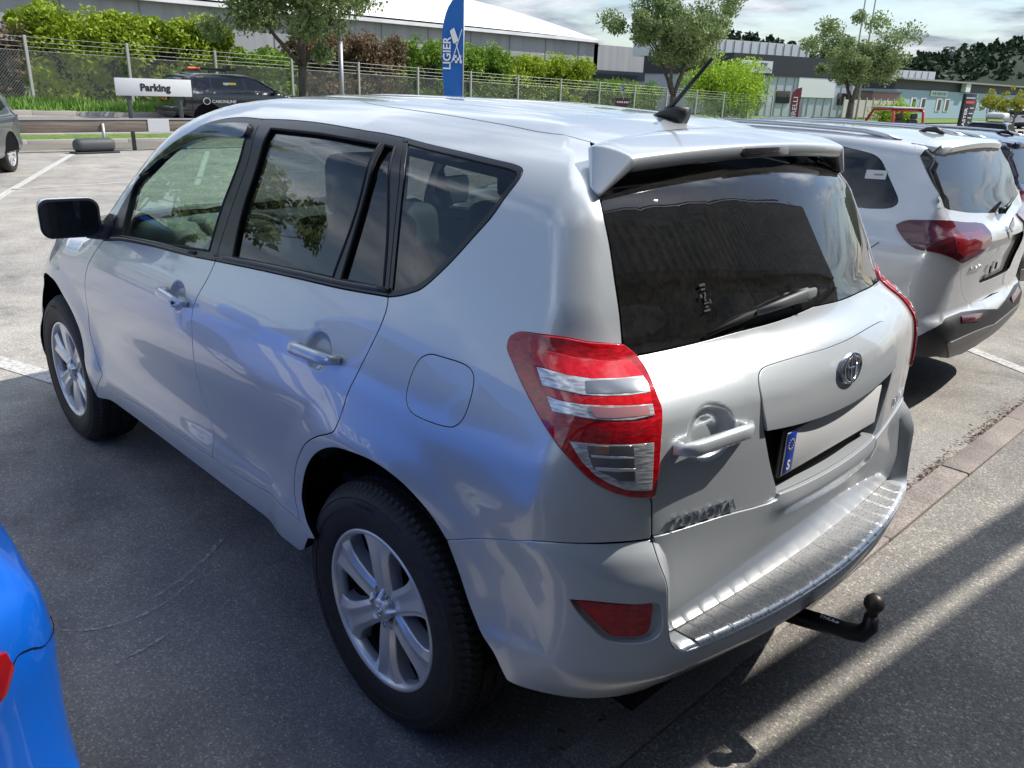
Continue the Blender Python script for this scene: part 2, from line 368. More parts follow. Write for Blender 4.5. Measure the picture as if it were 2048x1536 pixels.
SEAMS={"f_gap":[[1891,318],[1968,249],[2023,192],[2059,130],[2102,36],[2126,-84],[2074,-183],[1960,-276]],
"sill_f":[[1960,-276],[1810,-275],[1582,-259],[1407,-263],[1174,-264],[958,-257]],
"b_gap":[[936,393],[962,335],[1012,254],[1022,214],[1020,136],[1035,37],[1030,-63],[983,-150],[959,-189],[958,-257]],
"sill_r":[[958,-257],[687,-248],[462,-227],[342,-230]],
"r_gap":[[36,454],[30,433],[33,395],[49,338],[72,268],[103,196],[125,126],[142,97],[172,80],[235,52],[302,10],[356,-47],[389,-113],[392,-161],[380,-193],[342,-230]],
"belt_f":[[936,393],[1134,379],[1404,366],[1709,345],[1758,339],[1891,318]],
"belt_r":[[36,454],[231,437],[442,425],[689,410],[936,393]],
"b_top":[[923,791],[888,690],[909,575],[929,457],[936,393]],
"r_top":[[207,797],[127,705],[99,637],[54,512],[36,454]],
"dlo_f":[[923,791],[1068,787],[1162,778],[1282,753],[1372,719],[1477,679],[1581,622],[1664,573],[1713,546]],
"dlo_f2":[[1713,546],[1776,477],[1827,412],[1873,374]],
"dlo_f3":[[1873,374],[1878,349],[1891,318]],
"dlo_r":[[207,797],[301,799],[387,798],[615,803],[775,800],[923,791]],
"dlo_q":[[204,797],[109,791],[15,788],[-70,786],[-151,784],[-212,781],[-243,777],[-263,771],[-275,761],[-278,748],[-275,728],[-245,672],[-195,620],[-145,565],[-108,527],[-81,501],[-64,489],[-30,474],[-2,464],[36,454]],
"gf_bot":[[1714,357],[1434,379],[1179,399],[991,415]],
"gf_right":[[991,415],[977,545],[943,674],[950,762]],
"gf_top":[[950,762],[1059,758],[1156,750],[1256,737],[1346,713],[1441,683],[1524,648],[1622,600],[1684,561],[1714,530],[1716,473],[1719,401],[1714,357]],
"visor":[[950,762],[1059,758],[1156,750],[1256,737],[1346,713],[1441,683],[1524,648],[1622,600],[1667,571]],
"visor2":[[1667,571],[1602,594],[1520,632],[1454,653],[1367,678],[1259,702],[1152,716],[982,725]],
"visor3":[[982,725],[940,733],[950,762]],
"gr_l":[[830,764],[825,674],[841,553],[830,421]],
"gr_b":[[830,421],[572,437],[280,455]],
"gr_r":[[280,455],[257,618],[273,767]],
"gr_t":[[273,767],[409,767],[565,769],[830,764]],
"gs_l":[[250,767],[238,620],[242,457]],
"gs_b":[[242,457],[60,469]],
"gs_r":[[60,469],[107,589],[209,766]],
"gs_t":[[209,766],[250,767]],
"arch":[[259,-248],[317,-212],[349,-172],[338,-110],[290,-39],[223,15],[145,52],[68,68],[-35,77],[-128,65],[-189,40],[-235,8],[-272,-35]],
"arch_b":[[-272,-35],[-297,-88],[-332,-158],[-372,-205],[-410,-230],[-447,-250]],
"seam":[[-272,-35],[-334,-7],[-407,20],[-485,49],[-559,60],[-621,66],[-698,70]],
"seam_b":[[-272,-35],[-334,-7],[-407,20],[-485,50],[-559,60],[-621,64],[-698,69]],
"lamp_top":[[-612,454],[-548,446],[-496,447],[-440,447],[-413,448],[-393,447],[-380,443],[-373,435],[-371,423],[-374,411],[-391,390],[-418,357],[-449,322],[-484,284],[-517,252],[-546,226],[-579,198],[-614,179],[-649,168],[-685,164]],
"lamp_in":[[-685,164],[-693,169],[-695,177],[-696,206],[-695,257],[-695,294],[-694,334],[-690,344],[-677,378],[-661,412],[-640,438],[-612,454]],
"tg_low":[[-698,70],[-694,114],[-690,154],[-685,164]],
"cglass":[[-513,734],[-540,681],[-560,638],[-580,579],[-600,512],[-612,454]],
"gl_corner":[[-612,454],[-625,443],[-638,436]],
"gl_bot":[[-638,436],[-763,478],[-949,530],[-1226,572]],
"ditch":[[-407,910],[-241,905],[-34,909],[159,911],[375,910],[528,919],[705,957]],
"fuel":[[-121,257],[-119,290],[-122,323],[-132,348],[-148,360],[-164,366],[-191,367],[-241,367],[-269,364],[-285,359],[-297,348],[-302,335],[-304,307],[-300,269],[-292,250],[-282,239],[-271,232],[-252,228],[-220,226],[-176,226],[-150,229],[-132,239]],
"trim_top":[[-971,281],[-958,330],[-953,376],[-957,403],[-968,419],[-986,429],[-1021,437],[-1145,452],[-1379,458],[-1585,445],[-1761,415]],
"tg_skirt":[[-698,76],[-769,81],[-870,84],[-1050,78],[-1061,93]],
"rec_l":[[-971,281],[-998,215],[-1028,153],[-1061,93]],
"refl":[[-563,-60],[-590,-58],[-630,-57],[-666,-57],[-707,-54],[-709,-85],[-708,-109],[-703,-120],[-689,-126],[-662,-127],[-642,-126],[-628,-120],[-607,-102],[-583,-79]],
"refl_rec":[[-559,-56],[-590,-50],[-639,-49],[-674,-50],[-712,-49],[-720,-55],[-724,-69],[-728,-105],[-724,-120],[-712,-130],[-690,-136],[-663,-136],[-640,-134],[-623,-127],[-598,-105],[-574,-80],[-562,-63]],
"bl":[[-447,-250],[-482,-258],[-522,-274],[-579,-288],[-662,-339],[-798,-467],[-925,-528],[-1258,-679]],
"l_up":[[-437,412],[-444,418],[-480,415],[-539,408],[-592,412],[-627,421],[-642,405],[-655,391],[-613,380],[-560,374],[-515,376],[-453,389],[-445,389]],
"l_c1":[[-454,385],[-515,374],[-560,372],[-613,379],[-655,389],[-664,376],[-669,360],[-635,351],[-588,345],[-550,344],[-510,349],[-473,354]],
"l_r1":[[-475,352],[-511,346],[-551,342],[-588,343],[-635,349],[-669,358],[-673,341],[-636,334],[-590,329],[-553,328],[-518,331],[-485,336]],
"l_c2":[[-486,334],[-519,328],[-553,326],[-590,328],[-636,332],[-673,338],[-677,320],[-638,309],[-592,305],[-551,306],[-514,309],[-501,310]],
"l_r2":[[-518,298],[-552,300],[-593,301],[-638,305],[-678,312],[-680,275],[-641,269],[-596,266],[-560,264],[-537,265]],
"l_c3":[[-539,262],[-561,262],[-596,263],[-641,267],[-679,272],[-683,183],[-662,183],[-636,186],[-611,196],[-587,209],[-563,230]],
"l_d1":[[-568,259],[-644,266],[-647,244],[-652,202],[-625,202],[-612,209],[-582,221],[-574,239]],
"l_o1":[[-581,260],[-603,262],[-605,250],[-583,247]],
"l_w1":[[-584,223],[-622,224],[-650,225],[-650,221],[-622,219],[-587,219]],
"l_w2":[[-576,244],[-611,245],[-646,246],[-646,244],[-611,242],[-577,241]],
"l_n1":[[-551,367],[-596,374],[-648,383],[-655,359],[-602,350],[-558,347]],
"l_n2":[[-565,325],[-602,326],[-665,335],[-669,319],[-606,309],[-578,308]]}
TAILPARTS=[("upper_lens","l_up","R",.0085),("clear_lens","l_c1","C",.0095),("red_strip","l_r1","R",.0085),("clear_lens","l_c2","C",.0095),("dark_lens","l_r2","D",.0085),("reversing_lens","l_c3","C",.009)]

VS={"v_qw":[[801,710],[674,696],[573,674],[521,642],[477,583],[425,500],[401,449],[402,426],[429,408],[515,405],[622,410]],"v_glass":[[329,634],[286,548],[238,442],[202,400],[123,410],[-209,456],[-580,456],[-1046,367],[-1140,446],[-1001,626],[-771,809]],"v_gap":[[354,701],[324,625],[268,512],[209,398],[165,345]],"v_lamp":[[393,318],[372,331],[342,340],[274,336],[166,340],[-120,372],[-142,354],[-147,273],[-127,253],[4,199],[93,168],[118,162],[175,181],[230,197],[309,212],[344,239],[375,282]],"v_tgap":[[117,160],[56,64],[19,10],[-34,-36],[-97,-76],[-321,-107],[-693,-114]],"v_btop":[[277,-192],[213,-140],[129,-93],[2,-101],[-241,-133],[-572,-151]],"v_dif":[[246,-256],[118,-198],[-139,-228],[-760,-304]],"v_bbot":[[276,-254],[223,-258],[133,-268]],"v_refl":[[13,-110],[-216,-144],[-178,-176],[26,-131]],"v_rec":[[-127,269],[-346,38],[-860,216]],"v_logo":[[-739,295]],"v_name":[[8,114],[-159,149]],"rail":[[1501,811],[908,820],[591,785],[375,710]],"ant":[[220,963]],"spgap":[[354,701],[244,802],[-108,949],[-389,923]]}

# ============================================================ the silver SUV
def side(x,z):
    w=itp(z,[.2,.33,.40,.45,.50,.55,.62,.7,.8,.88,.95,1.03,1.1,1.25,1.45,1.55,1.62],[.80,.868,.884,.888,.885,.874,.868,.872,.884,.889,.884,.866,.842,.79,.715,.675,.64])
    return w-np.clip(.1-x,0,2)**2*.11-np.clip(x-2.2,0,3)**2*.015-np.clip(z-1,0,1)*np.clip(.4-x,0,2)*.06-np.clip(z-1,0,1)*np.clip(x-1.2,0,2)**2*.03
def rear(y,z):
    x=itp(z,[.2,.5,.57,.65,.75,.83,.95,1.08,1.14,1.2,1.3,1.5,1.62],[-.73,-.755,-.765,-.785,-.798,-.803,-.802,-.79,-.755,-.69,-.64,-.535,-.47])
    return x+itp(z,[.5,.6,.83,1.03,1.12,1.2,1.5],[.06,.08,.2,.2,.22,.28,.28])*y*y
def rearb(y,z):
    x=itp(z,[.25,.36,.42,.47,.51,.56,.72,.78,.835,.9],[-.70,-.76,-.81,-.85,-.876,-.884,-.880,-.855,-.80,-.76])
    return x+.22*y*y
def roofz(x,y):
    x=x-.13*(1-np.minimum(y*y/.42,1.3))*np.clip((x-1.1)/.6,0,1)
    zc=itp(x,[-.6,-.3,0,.5,1.0,1.25,1.48,1.61,1.78,1.95,2.1,2.22,2.5,3.0,3.2,3.4],[1.62,1.645,1.665,1.68,1.677,1.655,1.60,1.54,1.425,1.28,1.15,1.10,1.08,1.02,.97,.9])
    return zc-.09*y*y
def flare(x,z):
    o=0
    for c in (0,2.56):
        r=np.hypot(x-c,z-.36); t=np.clip((.60-r)/.14,0,1); o=o+.020*t*t*(3-2*t)
    return o
def front(y,z): return itp(z,[.2,.5,.8,1.0,1.1],[3.40,3.5,3.48,3.42,3.34])-.25*y*y
def Fg(P,rr,rad):
    x,y,z=P[...,0],np.abs(P[...,1]),P[...,2]
    x=np.clip(x,-3,5);y=np.clip(y,0,3);z=np.clip(z,-.5,3)
    a=y-side(x,z)-flare(x,z); b=(rr(y,z)-x)*itp(z,[1.0,1.3],[1,.87]); c=(z-roofz(x,y))*itp(x,[1.4,1.8],[1,.8])
    d=smax(a,b,itp(z,*rad)); e=(x-front(y,z))*.9
    return smax(smax(d,c,itp(x,[1.3,1.8,2.3,2.6],[.1,.045,.045,.12])),e,.16)
def FR(P): return Fg(P,rear,([.3,.75,.95,1.12,1.2,1.3,1.5],[.2,.2,.15,.10,.09,.06,.05]))
def FB(P): return Fg(P,rearb,([.3,.5,.75,.85],[.16,.2,.2,.2]))
SH=Shell(FR,.75,-.1,2.9); UC=-.1-PI/2*RR; UFC=2.9+PI/2*RR
D={k:np.array(v)/1000 for k,v in SEAMS.items()}
def g(n,rev=False,k=4):
    p=cr(D[n],k); return p[::-1] if rev else p
def loop(*a): return np.vstack([x if not isinstance(x,list) else np.array(x,float) for x in a])
def uv3(L,c=True):
    q=SH.uv(L); return cr(q,4) if c else q
def mirrorloop(left):   # left: open polyline from top centre side ... closes by its mirror
    return loop(left,mir(left,UC))
suv=empty('parked_suv',(0,0,0),0,'silver SUV with tow ball, roof spoiler and ribbed steel bumper step, nearest the camera','car')
# ---- side body
ws=[(.95,.950),(1.12,.925),(1.3,.862),(1.5,.752),(1.72,.61),(1.90,.43),(1.96,.345)]
edge=D['ditch'].copy()
ws_c=cr([edge[-1]]+ws,4)
body=loop(g('r_gap',1),g('dlo_q',1),g('dlo_r'),g('dlo_f'),g('dlo_f2'),g('dlo_f3'),ws_c[::-1],g('ditch',1),[(-.445,.86),(-.50,.78)],g('cglass'),g('lamp_top'),g('tg_low',1),g('seam',1),g('arch',1),[(.30,-.262)])
fuel=g('fuel',k=3)
panel('body_side',[body,fuel],SH,M_SIL,suv,mirror=True,flmat=M_VOID)
panel('fuel_door',[fuel],SH,M_SIL,suv,flmat=M_VOID,gap=.0015)
def bmp(c,ax,ay,dep,zc=None):
    def f(P):
        q=((P[:,0]-c[0])/ax)**2+((P[:,2]-c[2])/ay)**2
        t=np.clip((1-q)/.75,0,1); return -dep*t*t*(3-2*t)*(P[:,1]>0)
    return f
# ---- doors
cup_f=bmp((1.15,0,1.008),.064,.054,.018); cup_r=bmp((.265,0,1.037),.064,.054,.018)
uf=SH.uv([(1.145,.872,1.005)])[0]; ur=SH.uv([(.262,.866,1.035)])[0]
fd=loop(g('f_gap'),g('sill_f'),g('b_gap',1),g('belt_f'))
rd=loop(g('b_gap'),g('sill_r'),g('r_gap',1),g('belt_r'))
door_f=panel('front_door',[fd],SH,M_SIL,suv,disp=cup_f,dense=[(uf[0],uf[1],.115,.0055)],flmat=M_VOID)
door_r=panel('rear_door',[rd],SH,M_SIL,suv,disp=cup_r,dense=[(ur[0],ur[1],.115,.0055)],flmat=M_VOID)
def mirmesh(o,name=None,parent=None):
    me=o.data.copy(); v=np.array([tuple(x.co) for x in me.vertices]); v[:,1]*=-1
    nn=[tuple(c.vector) for c in o.data.corner_normals]; vn=np.zeros((len(v),3))
    for l,n in zip(o.data.loops,nn): vn[l.vertex_index]=(n[0],-n[1],n[2])
    return mesh(name or o.name.split('.')[0],v,[tuple(p.vertices)[::-1] for p in o.data.polygons],list(o.data.materials),parent or o.parent,True,vn,[p.material_index for p in o.data.polygons])
door_f2=mirmesh(door_f,'front_door'); door_r2=mirmesh(door_r,'rear_door')
ffr=loop(g('b_top',1),g('dlo_f'),g('dlo_f2'),g('dlo_f3'),g('belt_f',1))
gfl=loop(g('gf_bot'),g('gf_right'),g('gf_top'))
grl=loop(g('gr_l'),g('gr_b'),g('gr_r'),g('gr_t')); gsl=loop(g('gs_l'),g('gs_b'),g('gs_r'),g('gs_t'))
rfr=loop(g('r_top'),g('belt_r'),g('b_top',1),g('dlo_r',1))
fr=panel('window_frame',[ffr,gfl],SH,M_BLK,door_f,off=.001,depth=.03,h=.03)
rr_=panel('window_frame',[rfr,grl,gsl],SH,M_BLK,door_r,off=.001,depth=.03,h=.03)
mirmesh(fr,parent=door_f2); mirmesh(rr_,parent=door_r2)
# rubber lip round the panes and the belt weatherstrip
def strip(name,path,r,m,parent,off=.003,closed=False,F=None):
    P=SH.pt(path,F);n=SH.nrm(P,F);P=P+n*off
    mb=MB(); mb.tube([tuple(p) for p in (np.vstack([P,P[:1]]) if closed else P)],r,8,cap=not closed); return mb.build(name,m,parent,True)
for L,pa in ((gfl,door_f),(grl,door_r),(gsl,door_r)): strip('window_seal',clean(L,.04),.0045,M_RUB,pa,.0,True)
b1=cr(D['belt_f'],4);b1=b1+[0,.012]; strip('belt_moulding',b1[3:-2],(.007,.007),M_BLK,door_f,.002)
b2=cr(D['belt_r'],4);b2=b2+[0,.014]; strip('belt_moulding',b2,(.008,.008),M_BLK,door_r,.002)
for L,pa,pb,mt in ((gfl,door_f,door_f2,M_GLF),(grl,door_r,door_r2,M_GLR),(gsl,door_r,door_r2,M_GLR)):
    p=panel('window_pane',[L],SH,mt,pa,gap=-.004,off=-.008,rim=False,h=.06); mirmesh(p,parent=pb)
# smoked wind deflector above the front window
vz=loop(g('visor'),g('visor2'),g('visor3'))
panel('wind_deflector',[vz],SH,mat('smoked_acrylic',(.02,.024,.03),.08,0,1),door_f,gap=0,off=.014,depth=.014,h=.03)
# quarter window
qw=loop(g('dlo_q'),g('r_top',1))
qi=offs(clean(qw,.02)[::-1] if area(clean(qw,.02))<0 else clean(qw,.02),.014)
sl1=panel('quarter_window_seal',[qw,qi],SH,M_BLK,suv,gap=.0015,off=.001,mirror=True)
panel('quarter_window',[qi],SH,M_GLR,suv,gap=-.002,off=-.003,rim=False,mirror=True,h=.05)
# ---- sill, fender, front end
ax=D['arch']; archF=SH.pt(ax); zz_=archF[:,2]
sill=loop(g('sill_f'),g('sill_r'),[(.30,-.262)],uv3([(.33,.88,.42),(.36,.88,.40)]),uv3([(1,.88,.395),(1.9,.88,.385),(2.09,.88,.37)]),uv3([(2.10,.88,.38),(2.06,.88,.43),(2.0,.88,.50)]))
panel('side_sill',[sill],SH,M_SIL,suv,gap=.0015,mirror=True,flmat=M_VOID,depth=.05)
tr=[(p[0]+2.56,p[1],p[2]) for p in cr(archF,2)]
rb=SH.pt(D['arch_b'],FB); tr2=[(2.14,.9,.44)]+[(2.175,.9,.50),(2.205,.9,.56),(2.235,.9,.63),(2.28,.9,.70),(2.34,.9,.76)]
topz=[p for p in tr if 2.42<p[0]<2.80]; topz=sorted(topz,key=lambda p:p[0])
fr_=[(2.84,.9,.76),(2.885,.9,.70)]
farch=uv3([(2.10,.88,.38)]+tr2+topz[::2]+fr_+[(2.915,.9,.62)],True)
hoodedge=uv3([(2.02,.76,1.14),(2.3,.755,1.085),(2.6,.75,1.06),(2.9,.73,1.02),(3.04,.70,1.0)])
fender=loop(g('f_gap',1),[(1.96,.345)],hoodedge,uv3([(3.04,.70,1.0),(2.98,.80,.93),(3.02,.84,.80),(2.96,.87,.72),(2.95,.9,.62)]),farch[::-1],uv3([(2.06,.88,.43),(2.0,.88,.50)],False))
panel('front_fender',[fender],SH,M_SIL,suv,mirror=True,flmat=M_VOID)
fb=loop(uv3([(2.915,.9,.615),(2.95,.9,.615),(3.05,.86,.70)]),uv3([(3.2,.8,.71),(3.42,.5,.70),(3.49,.001,.69)]))
fbl=uv3([(3.42,.001,.30),(3.35,.45,.30),(3.1,.75,.30),(2.93,.85,.32),(2.92,.88,.45),(2.915,.9,.615)])
left=loop(fb); 
panel('front_bumper',[loop(left,mir(left,UFC),mir(fbl,UFC)[:-1],fbl)],SH,M_SIL,suv,flmat=M_VOID,h=.05)
hl=uv3([(3.05,.70,.99),(2.99,.80,.92),(3.03,.84,.80),(3.08,.82,.73),(3.3,.70,.74),(3.36,.62,.80),(3.3,.62,.88),(3.18,.66,.95),(3.05,.70,.99)],True)
panel('headlight',[hl[:-1]],SH,mat('headlight_lens',(.55,.56,.55),.1,.6,1),suv,mirror=True)
gr=loop(uv3([(3.3,.60,.86),(3.36,.58,.80),(3.42,.45,.73),(3.49,.001,.72)]))
gr2=uv3([(3.42,.001,.93),(3.36,.4,.91),(3.3,.60,.86)])
panel('grille',[loop(gr,mir(gr,UFC),mir(gr2,UFC)[:-1],gr2)],SH,M_PLB,suv,h=.05)
hc=SH.pt(hoodedge)[:,:2]; hn=[(3.1,.64),(3.2,.58),(3.3,.35),(3.34,0)]; base=[(2.26,0),(2.22,.35),(2.10,.62),(2.02,.74)]
hL=np.vstack([base,hc+[0,-.004],hn]); hL=np.vstack([hL,(hL*[1,-1])[::-1][1:-1]])
panel('hood',[hL],SH,M_SIL,suv,mode='z',h=.06,flmat=M_VOID)
# windshield + roof
wsp=SH.pt(ws_c)[:,:2]; i0=int(np.argmin(abs(wsp[:,0]-1.22)))
rl=SH.pt(g('ditch'))[:,:2]
gapr=[(-.285,0),(-.29,.15),(-.302,.3),(-.325,.42),tuple(rl[0])]
hdr=[tuple(wsp[i0]),(1.30,.40),(1.335,.2),(1.345,0)]
rL=np.vstack([gapr,rl,wsp[:i0+1],hdr[1:]]); rL=np.vstack([rL,(rL*[1,-1])[::-1][1:-1]])
def ribs(P):
    y=np.abs(P[:,1]);o=0
    for c in (.16,.33): o=o-.006*np.exp(-((y-c)/.022)**2)
    return o*np.clip((P[:,0]+.15)/.12,0,1)*np.clip((1.15-P[:,0])/.15,0,1)
panel('roof',[rL],SH,M_SIL,suv,mode='z',h=.035,disp=ribs,flmat=M_VOID)
wl=np.vstack([hdr[::-1],wsp[i0:-1],[(2.02,.70),(2.12,.5),(2.20,.3),(2.23,0)]]); wl=np.vstack([wl,(wl*[1,-1])[::-1][1:-1]])
panel('windshield',[wl],SH,M_WSH,suv,mode='z',h=.08,off=-.004,rim=False,gap=-.004)
cowl=np.vstack([[(2.27,0),(2.22,.4),(2.08,.66),(2.01,.73)],[(2.0,.70),(2.10,.5),(2.18,.3),(2.21,0)]]); cowl=np.vstack([cowl,(cowl*[1,-1])[::-1][1:-1]])
panel('cowl_panel',[cowl],SH,M_PLB,suv,mode='z',h=.06,off=-.012,gap=0)
# ---- tailgate
def cup_t(P):
    t=np.clip((1-((P[:,1]-.52)/.072)**2-((P[:,2]-1.04)/.066)**2)/.75,0,1); return -.022*t*t*(3-2*t)
lampin=g('lamp_in'); cg=g('cglass')
bot=uv3([(-.739,.60,.572)],False); wingin=[(-.712,.655,.822),(-.735,.645,.76),(-.74,.625,.68),(-.739,.60,.572)]
glb=cr(np.vstack([D['gl_bot'],[(UC,.583)]]),4)
tgt=loop(g('gl_corner'),glb)
skirt=g('tg_skirt'); rec=g('rec_l'); ttop=cr(np.vstack([D['trim_top'][D['trim_top'][:,0]>UC+.02],[(UC,float(np.interp(-UC,-D['trim_top'][:,0],D['trim_top'][:,1])))]]),4)
tl=loop(tgt[::-1],lampin[::-1],g('tg_low',1)[:-1],skirt)       # centre top -> left -> bottom recess corner
tailg=panel('tailgate',[loop(tl,mir(tl,UC)),loop(rec,mir(rec,UC),mir(g('trim_top')[:26],UC)[:0] if 0 else [], ) if 0 else loop(ttop[::-1],rec,mir(rec,UC),mir(ttop[::-1],UC))],SH,M_SIL,suv,depth=.034,
   disp=cup_t, dense=[(SH.uv([(-.74,.52,1.035)])[0][0],SH.uv([(-.74,.52,1.035)])[0][1],.11,.0055)])
tb=loop(rec[:1],ttop); 
def shoulder(P): return .006*np.exp(-((P[:,2]-1.02)/.05)**2)
panel('tailgate_trim',[loop(tb,mir(tb,UC))],SH,M_SIL,tailg,gap=.0015,off=.002,disp=shoulder,depth=.045)
rb_=loop(rec,mir(rec,UC)); panel('plate_recess',[rb_],SH,M_SIL,tailg,gap=-.02,off=-.042,rim=False)
# lower skirt
lowl=uv3(wingin); lb=uv3([(-.739,.60,.572),(-.755,.45,.568),(-.764,.2,.566),(-.765,0,.566)])
sk=loop(skirt[::-1],lowl,lb)   # recess corner -> left -> down -> centre bottom
def ledge(P):
    y=np.abs(P[:,1]); k=1/(1+np.exp((y-.27)/.015)); return .012*k*np.exp(-((P[:,2]-.80)/.030)**2)+.004
panel('tailgate_skirt',[loop(sk,mir(sk,UC))],SH,M_SIL,tailg,disp=ledge,depth=.045)
# rear window
gl=loop(cg,g('gl_corner')[1:],glb[1:]); topg=[tuple(q) for q in SH.uv([(-.475,.0001,1.575),(-.455,.25,1.572),(-.42,.45,1.562)])]+[(-.52,.80),(-.513,.75)]
gL=loop(cg[2:],g('gl_corner')[1:],glb[1:],mir(loop(cg[2:],g('gl_corner')[1:],glb[1:]),UC),mir(cr(topg,5),UC)[:-1],cr(topg,5))
rw=panel('rear_window',[gL],SH,M_GLB,tailg,gap=.0025,off=-.001,rim=False,h=.05)
gi=offs(clean(gL,.03) if area(clean(gL,.03))>0 else clean(gL,.03)[::-1],.03)
panel('glass_frit',[gL,gi],SH,mat('black_frit',(.004,.004,.005),.2,spec=.3),rw,gap=.003,off=-.004,rim=False,h=.05)
hb=MB()
for k_ in range(13):
    z=1.235+k_*.021; ys_=np.linspace(.545-.0*z,-.545,40); P=SH.pt(SH.uv(np.stack([0*ys_-.55,ys_,0*ys_+z],1))); n_=SH.nrm(P); P=P-n_*.004
    for a,b_ in zip(P[:-1],P[1:]): hb.add([a-[0,0,.0006],b_-[0,0,.0006],b_+[0,0,.0006],a+[0,0,.0006]],[(0,1,2,3)])
hb.build('heater_lines',mat('heater_brown',(.10,.06,.04),.5),rw)
P=SH.pt(SH.uv([(-.6,.385,1.275)]))[0]; n=SH.nrm(P[None])[0]
T=frame(tuple(P+n*.002),(-.45,0,-1),(0,1,0)); b=MB()
for q_ in ((-.036,.0,.006,.022),(-.026,.001,.004,.016),(-.014,-.002,.010,.006),(-.012,.014,.008,.008),(-.004,.002,.012,.005),(.006,.0,.003,.020),(.014,.002,.004,.012),(.022,.004,.005,.024),(.004,-.016,.010,.006)): b.box((0,0,0),(q_[2],q_[3],.0004),M=T@Matrix.Translation((q_[0],q_[1],0)))
b.build('worn_sticker',mat('sticker_grey',(.03,.033,.038),.7),rw)
# spoiler
def spo():
    half=[]
    for y in np.linspace(0,.49,19):
        xf=-.288-.20*y*y; zf=float(roofz(np.array(xf),np.array(y)))-.001; xt=-.485+.10*y*y; zt=1.607-.075*y*y
        half.append([(xf,y,zf),(xf*.5+xt*.5-.01,y,zf*.45+zt*.55+.003),(xt+.010,y,zt),(xt,y,zt-.008),(xt+.006,y,zt-.036),(xt+.03,y,zt-.044),(xf-.07,y,zf-.055),(xf-.03,y,zf-.065)])
    A=[(-.325,.527,1.607),(-.405,.512,1.601),(-.452,.503,1.588),(-.462,.502,1.579),(-.454,.494,1.552),(-.43,.487,1.558),(-.39,.492,1.55),(-.36,.500,1.56)]
    B=[(-.403,.576,1.522),(-.418,.583,1.515),(-.434,.584,1.508),(-.437,.581,1.504),(-.432,.573,1.500),(-.42,.568,1.500),(-.405,.566,1.505),(-.400,.570,1.512)]
    for s_ in (0,.04,.25,.5,.75,.96,1): half.append([tuple((1-s_)*a+s_*b for a,b in zip(p,q)) for p,q in zip(A,B)])
    allr=[[(x,-y,z) for x,y,z in r] for r in half[::-1][:-1]]+half
    n=8;F=[]
    for i in range(len(allr)-1):
        for k in range(n): F.append((i*n+k,i*n+(k+1)%n,(i+1)*n+(k+1)%n,(i+1)*n+k))
    F+=[tuple(range(n))[::-1],tuple(range(len(allr)*n-n,len(allr)*n))]
    o=mesh('roof_spoiler',[p for r in allr for p in r],F,M_SIL,tailg,True)
    md=o.modifiers.new('s','SUBSURF'); md.levels=2; md.render_levels=2
    return o
spoiler=spo()
mb=MB(); mb.box((-.4815,-.01,1.585),(.012,.22,.022),bev=.004); mb.build('brake_light',mat('smoked_lens',(.035,.03,.03),.15,0,1),spoiler,auto=40)
# licence plate
T=frame((-.778,0,.927),(0,-1,0),(0,0,1))
pl=MB(); pl.box((0,0,0),(.535,.125,.012),bev=.005); pl.V=[T@Vector(v) for v in pl.V]; plate=pl.build('number_plate_holder',M_PLB,tailg,auto=40)
for nm,c,d,mt in (('number_plate',(0,0,.008),(.52,.11,.003),mat('plate_white',(.82,.82,.82),.35)),('plate_country_band',(-.238,0,.0100),(.042,.106,.002),mat('plate_blue',(.005,.04,.35),.4))):
    q=MB(); q.box(c,d,bev=.001); q.V=[T@Vector(v) for v in q.V]; q.build(nm,mt,plate,auto=40)
text_mesh('plate_country_letter','S',.034,T@Matrix.Translation((-.238,-.033,.0115)),mat('plate_white',(.82,.82,.82),.35),plate,.0004,bold=.001)
st=MB()
for k in range(12):
    a=k/12*2*PI; st.box((0,0,0),(.003,.003,.001),M=T@Matrix.Translation((-.238+.013*math.cos(a),.022+.013*math.sin(a),.0115)))
st.build('plate_star_ring',mat('star_yellow',(.8,.6,.05),.4),plate)
# emblem: ring, two inner ovals
def oval_ring(mb,T,a,b,w,t,cx=0,cy=0,n=40):
    V=[];F=[]
    for k in range(n):
        an=2*PI*k/n;c,s=math.cos(an),math.sin(an)
        for j,(q,h) in enumerate([(-.5,0),(-.3,t),(.3,t),(.5,0)]): V.append(T@Vector((cx+(a+q*w)*c,cy+(b+q*w)*s,h)))
    for k in range(n):
        for j in range(3): F.append((k*4+j,k*4+j+1,((k+1)%n)*4+j+1,((k+1)%n)*4+j)[::-1])
    mb.add(V,F)
Pm=SH.pt(SH.uv([(-.8,0.0001,1.096)]))[0]; 
T=frame((Pm[0]-.012,0,1.092),(0,-1,0),(.10,0,1))
mb=MB(); oval_ring(mb,T,.047,.033,.008,.006)
mb.V=[v for v in mb.V]; oval_ring(mb,T,.013,.029,.007,.006); oval_ring(mb,T,.033,.012,.006,.006,0,.013)
# emblem ring stands taller in the photo: scale in its own plane
Ti=T.inverted(); mb.V=[T@Vector(((Ti@Vector(v)).x*1.0,(Ti@Vector(v)).y*1.10,(Ti@Vector(v)).z)) for v in mb.V]
mb.build('emblem',M_CHR,tailg,True)
mb=MB(); mb.lathe([(0,.0),(.043,.0),(.047,-.008)],32,T@Matrix.Scale(.78,4,(0,1,0)),ax='z'); mb.build('emblem_backing',M_SIL,tailg,True)
# lettering
def letter_row(name,body,c,size,parent,mt,dep=.0012,sp=1.2,bold=.0006,xdir=None):
    P=SH.pt(SH.uv([c]))[0]; n=SH.nrm(P[None])[0]
    xd=Vector((0,0,1)).cross(Vector(n)); yd=Vector(n).cross(xd)
    return text_mesh(name,body,size,frame(tuple(P+n*(dep+.001)),xd,yd),mt,parent,dep,sp,bold=bold)
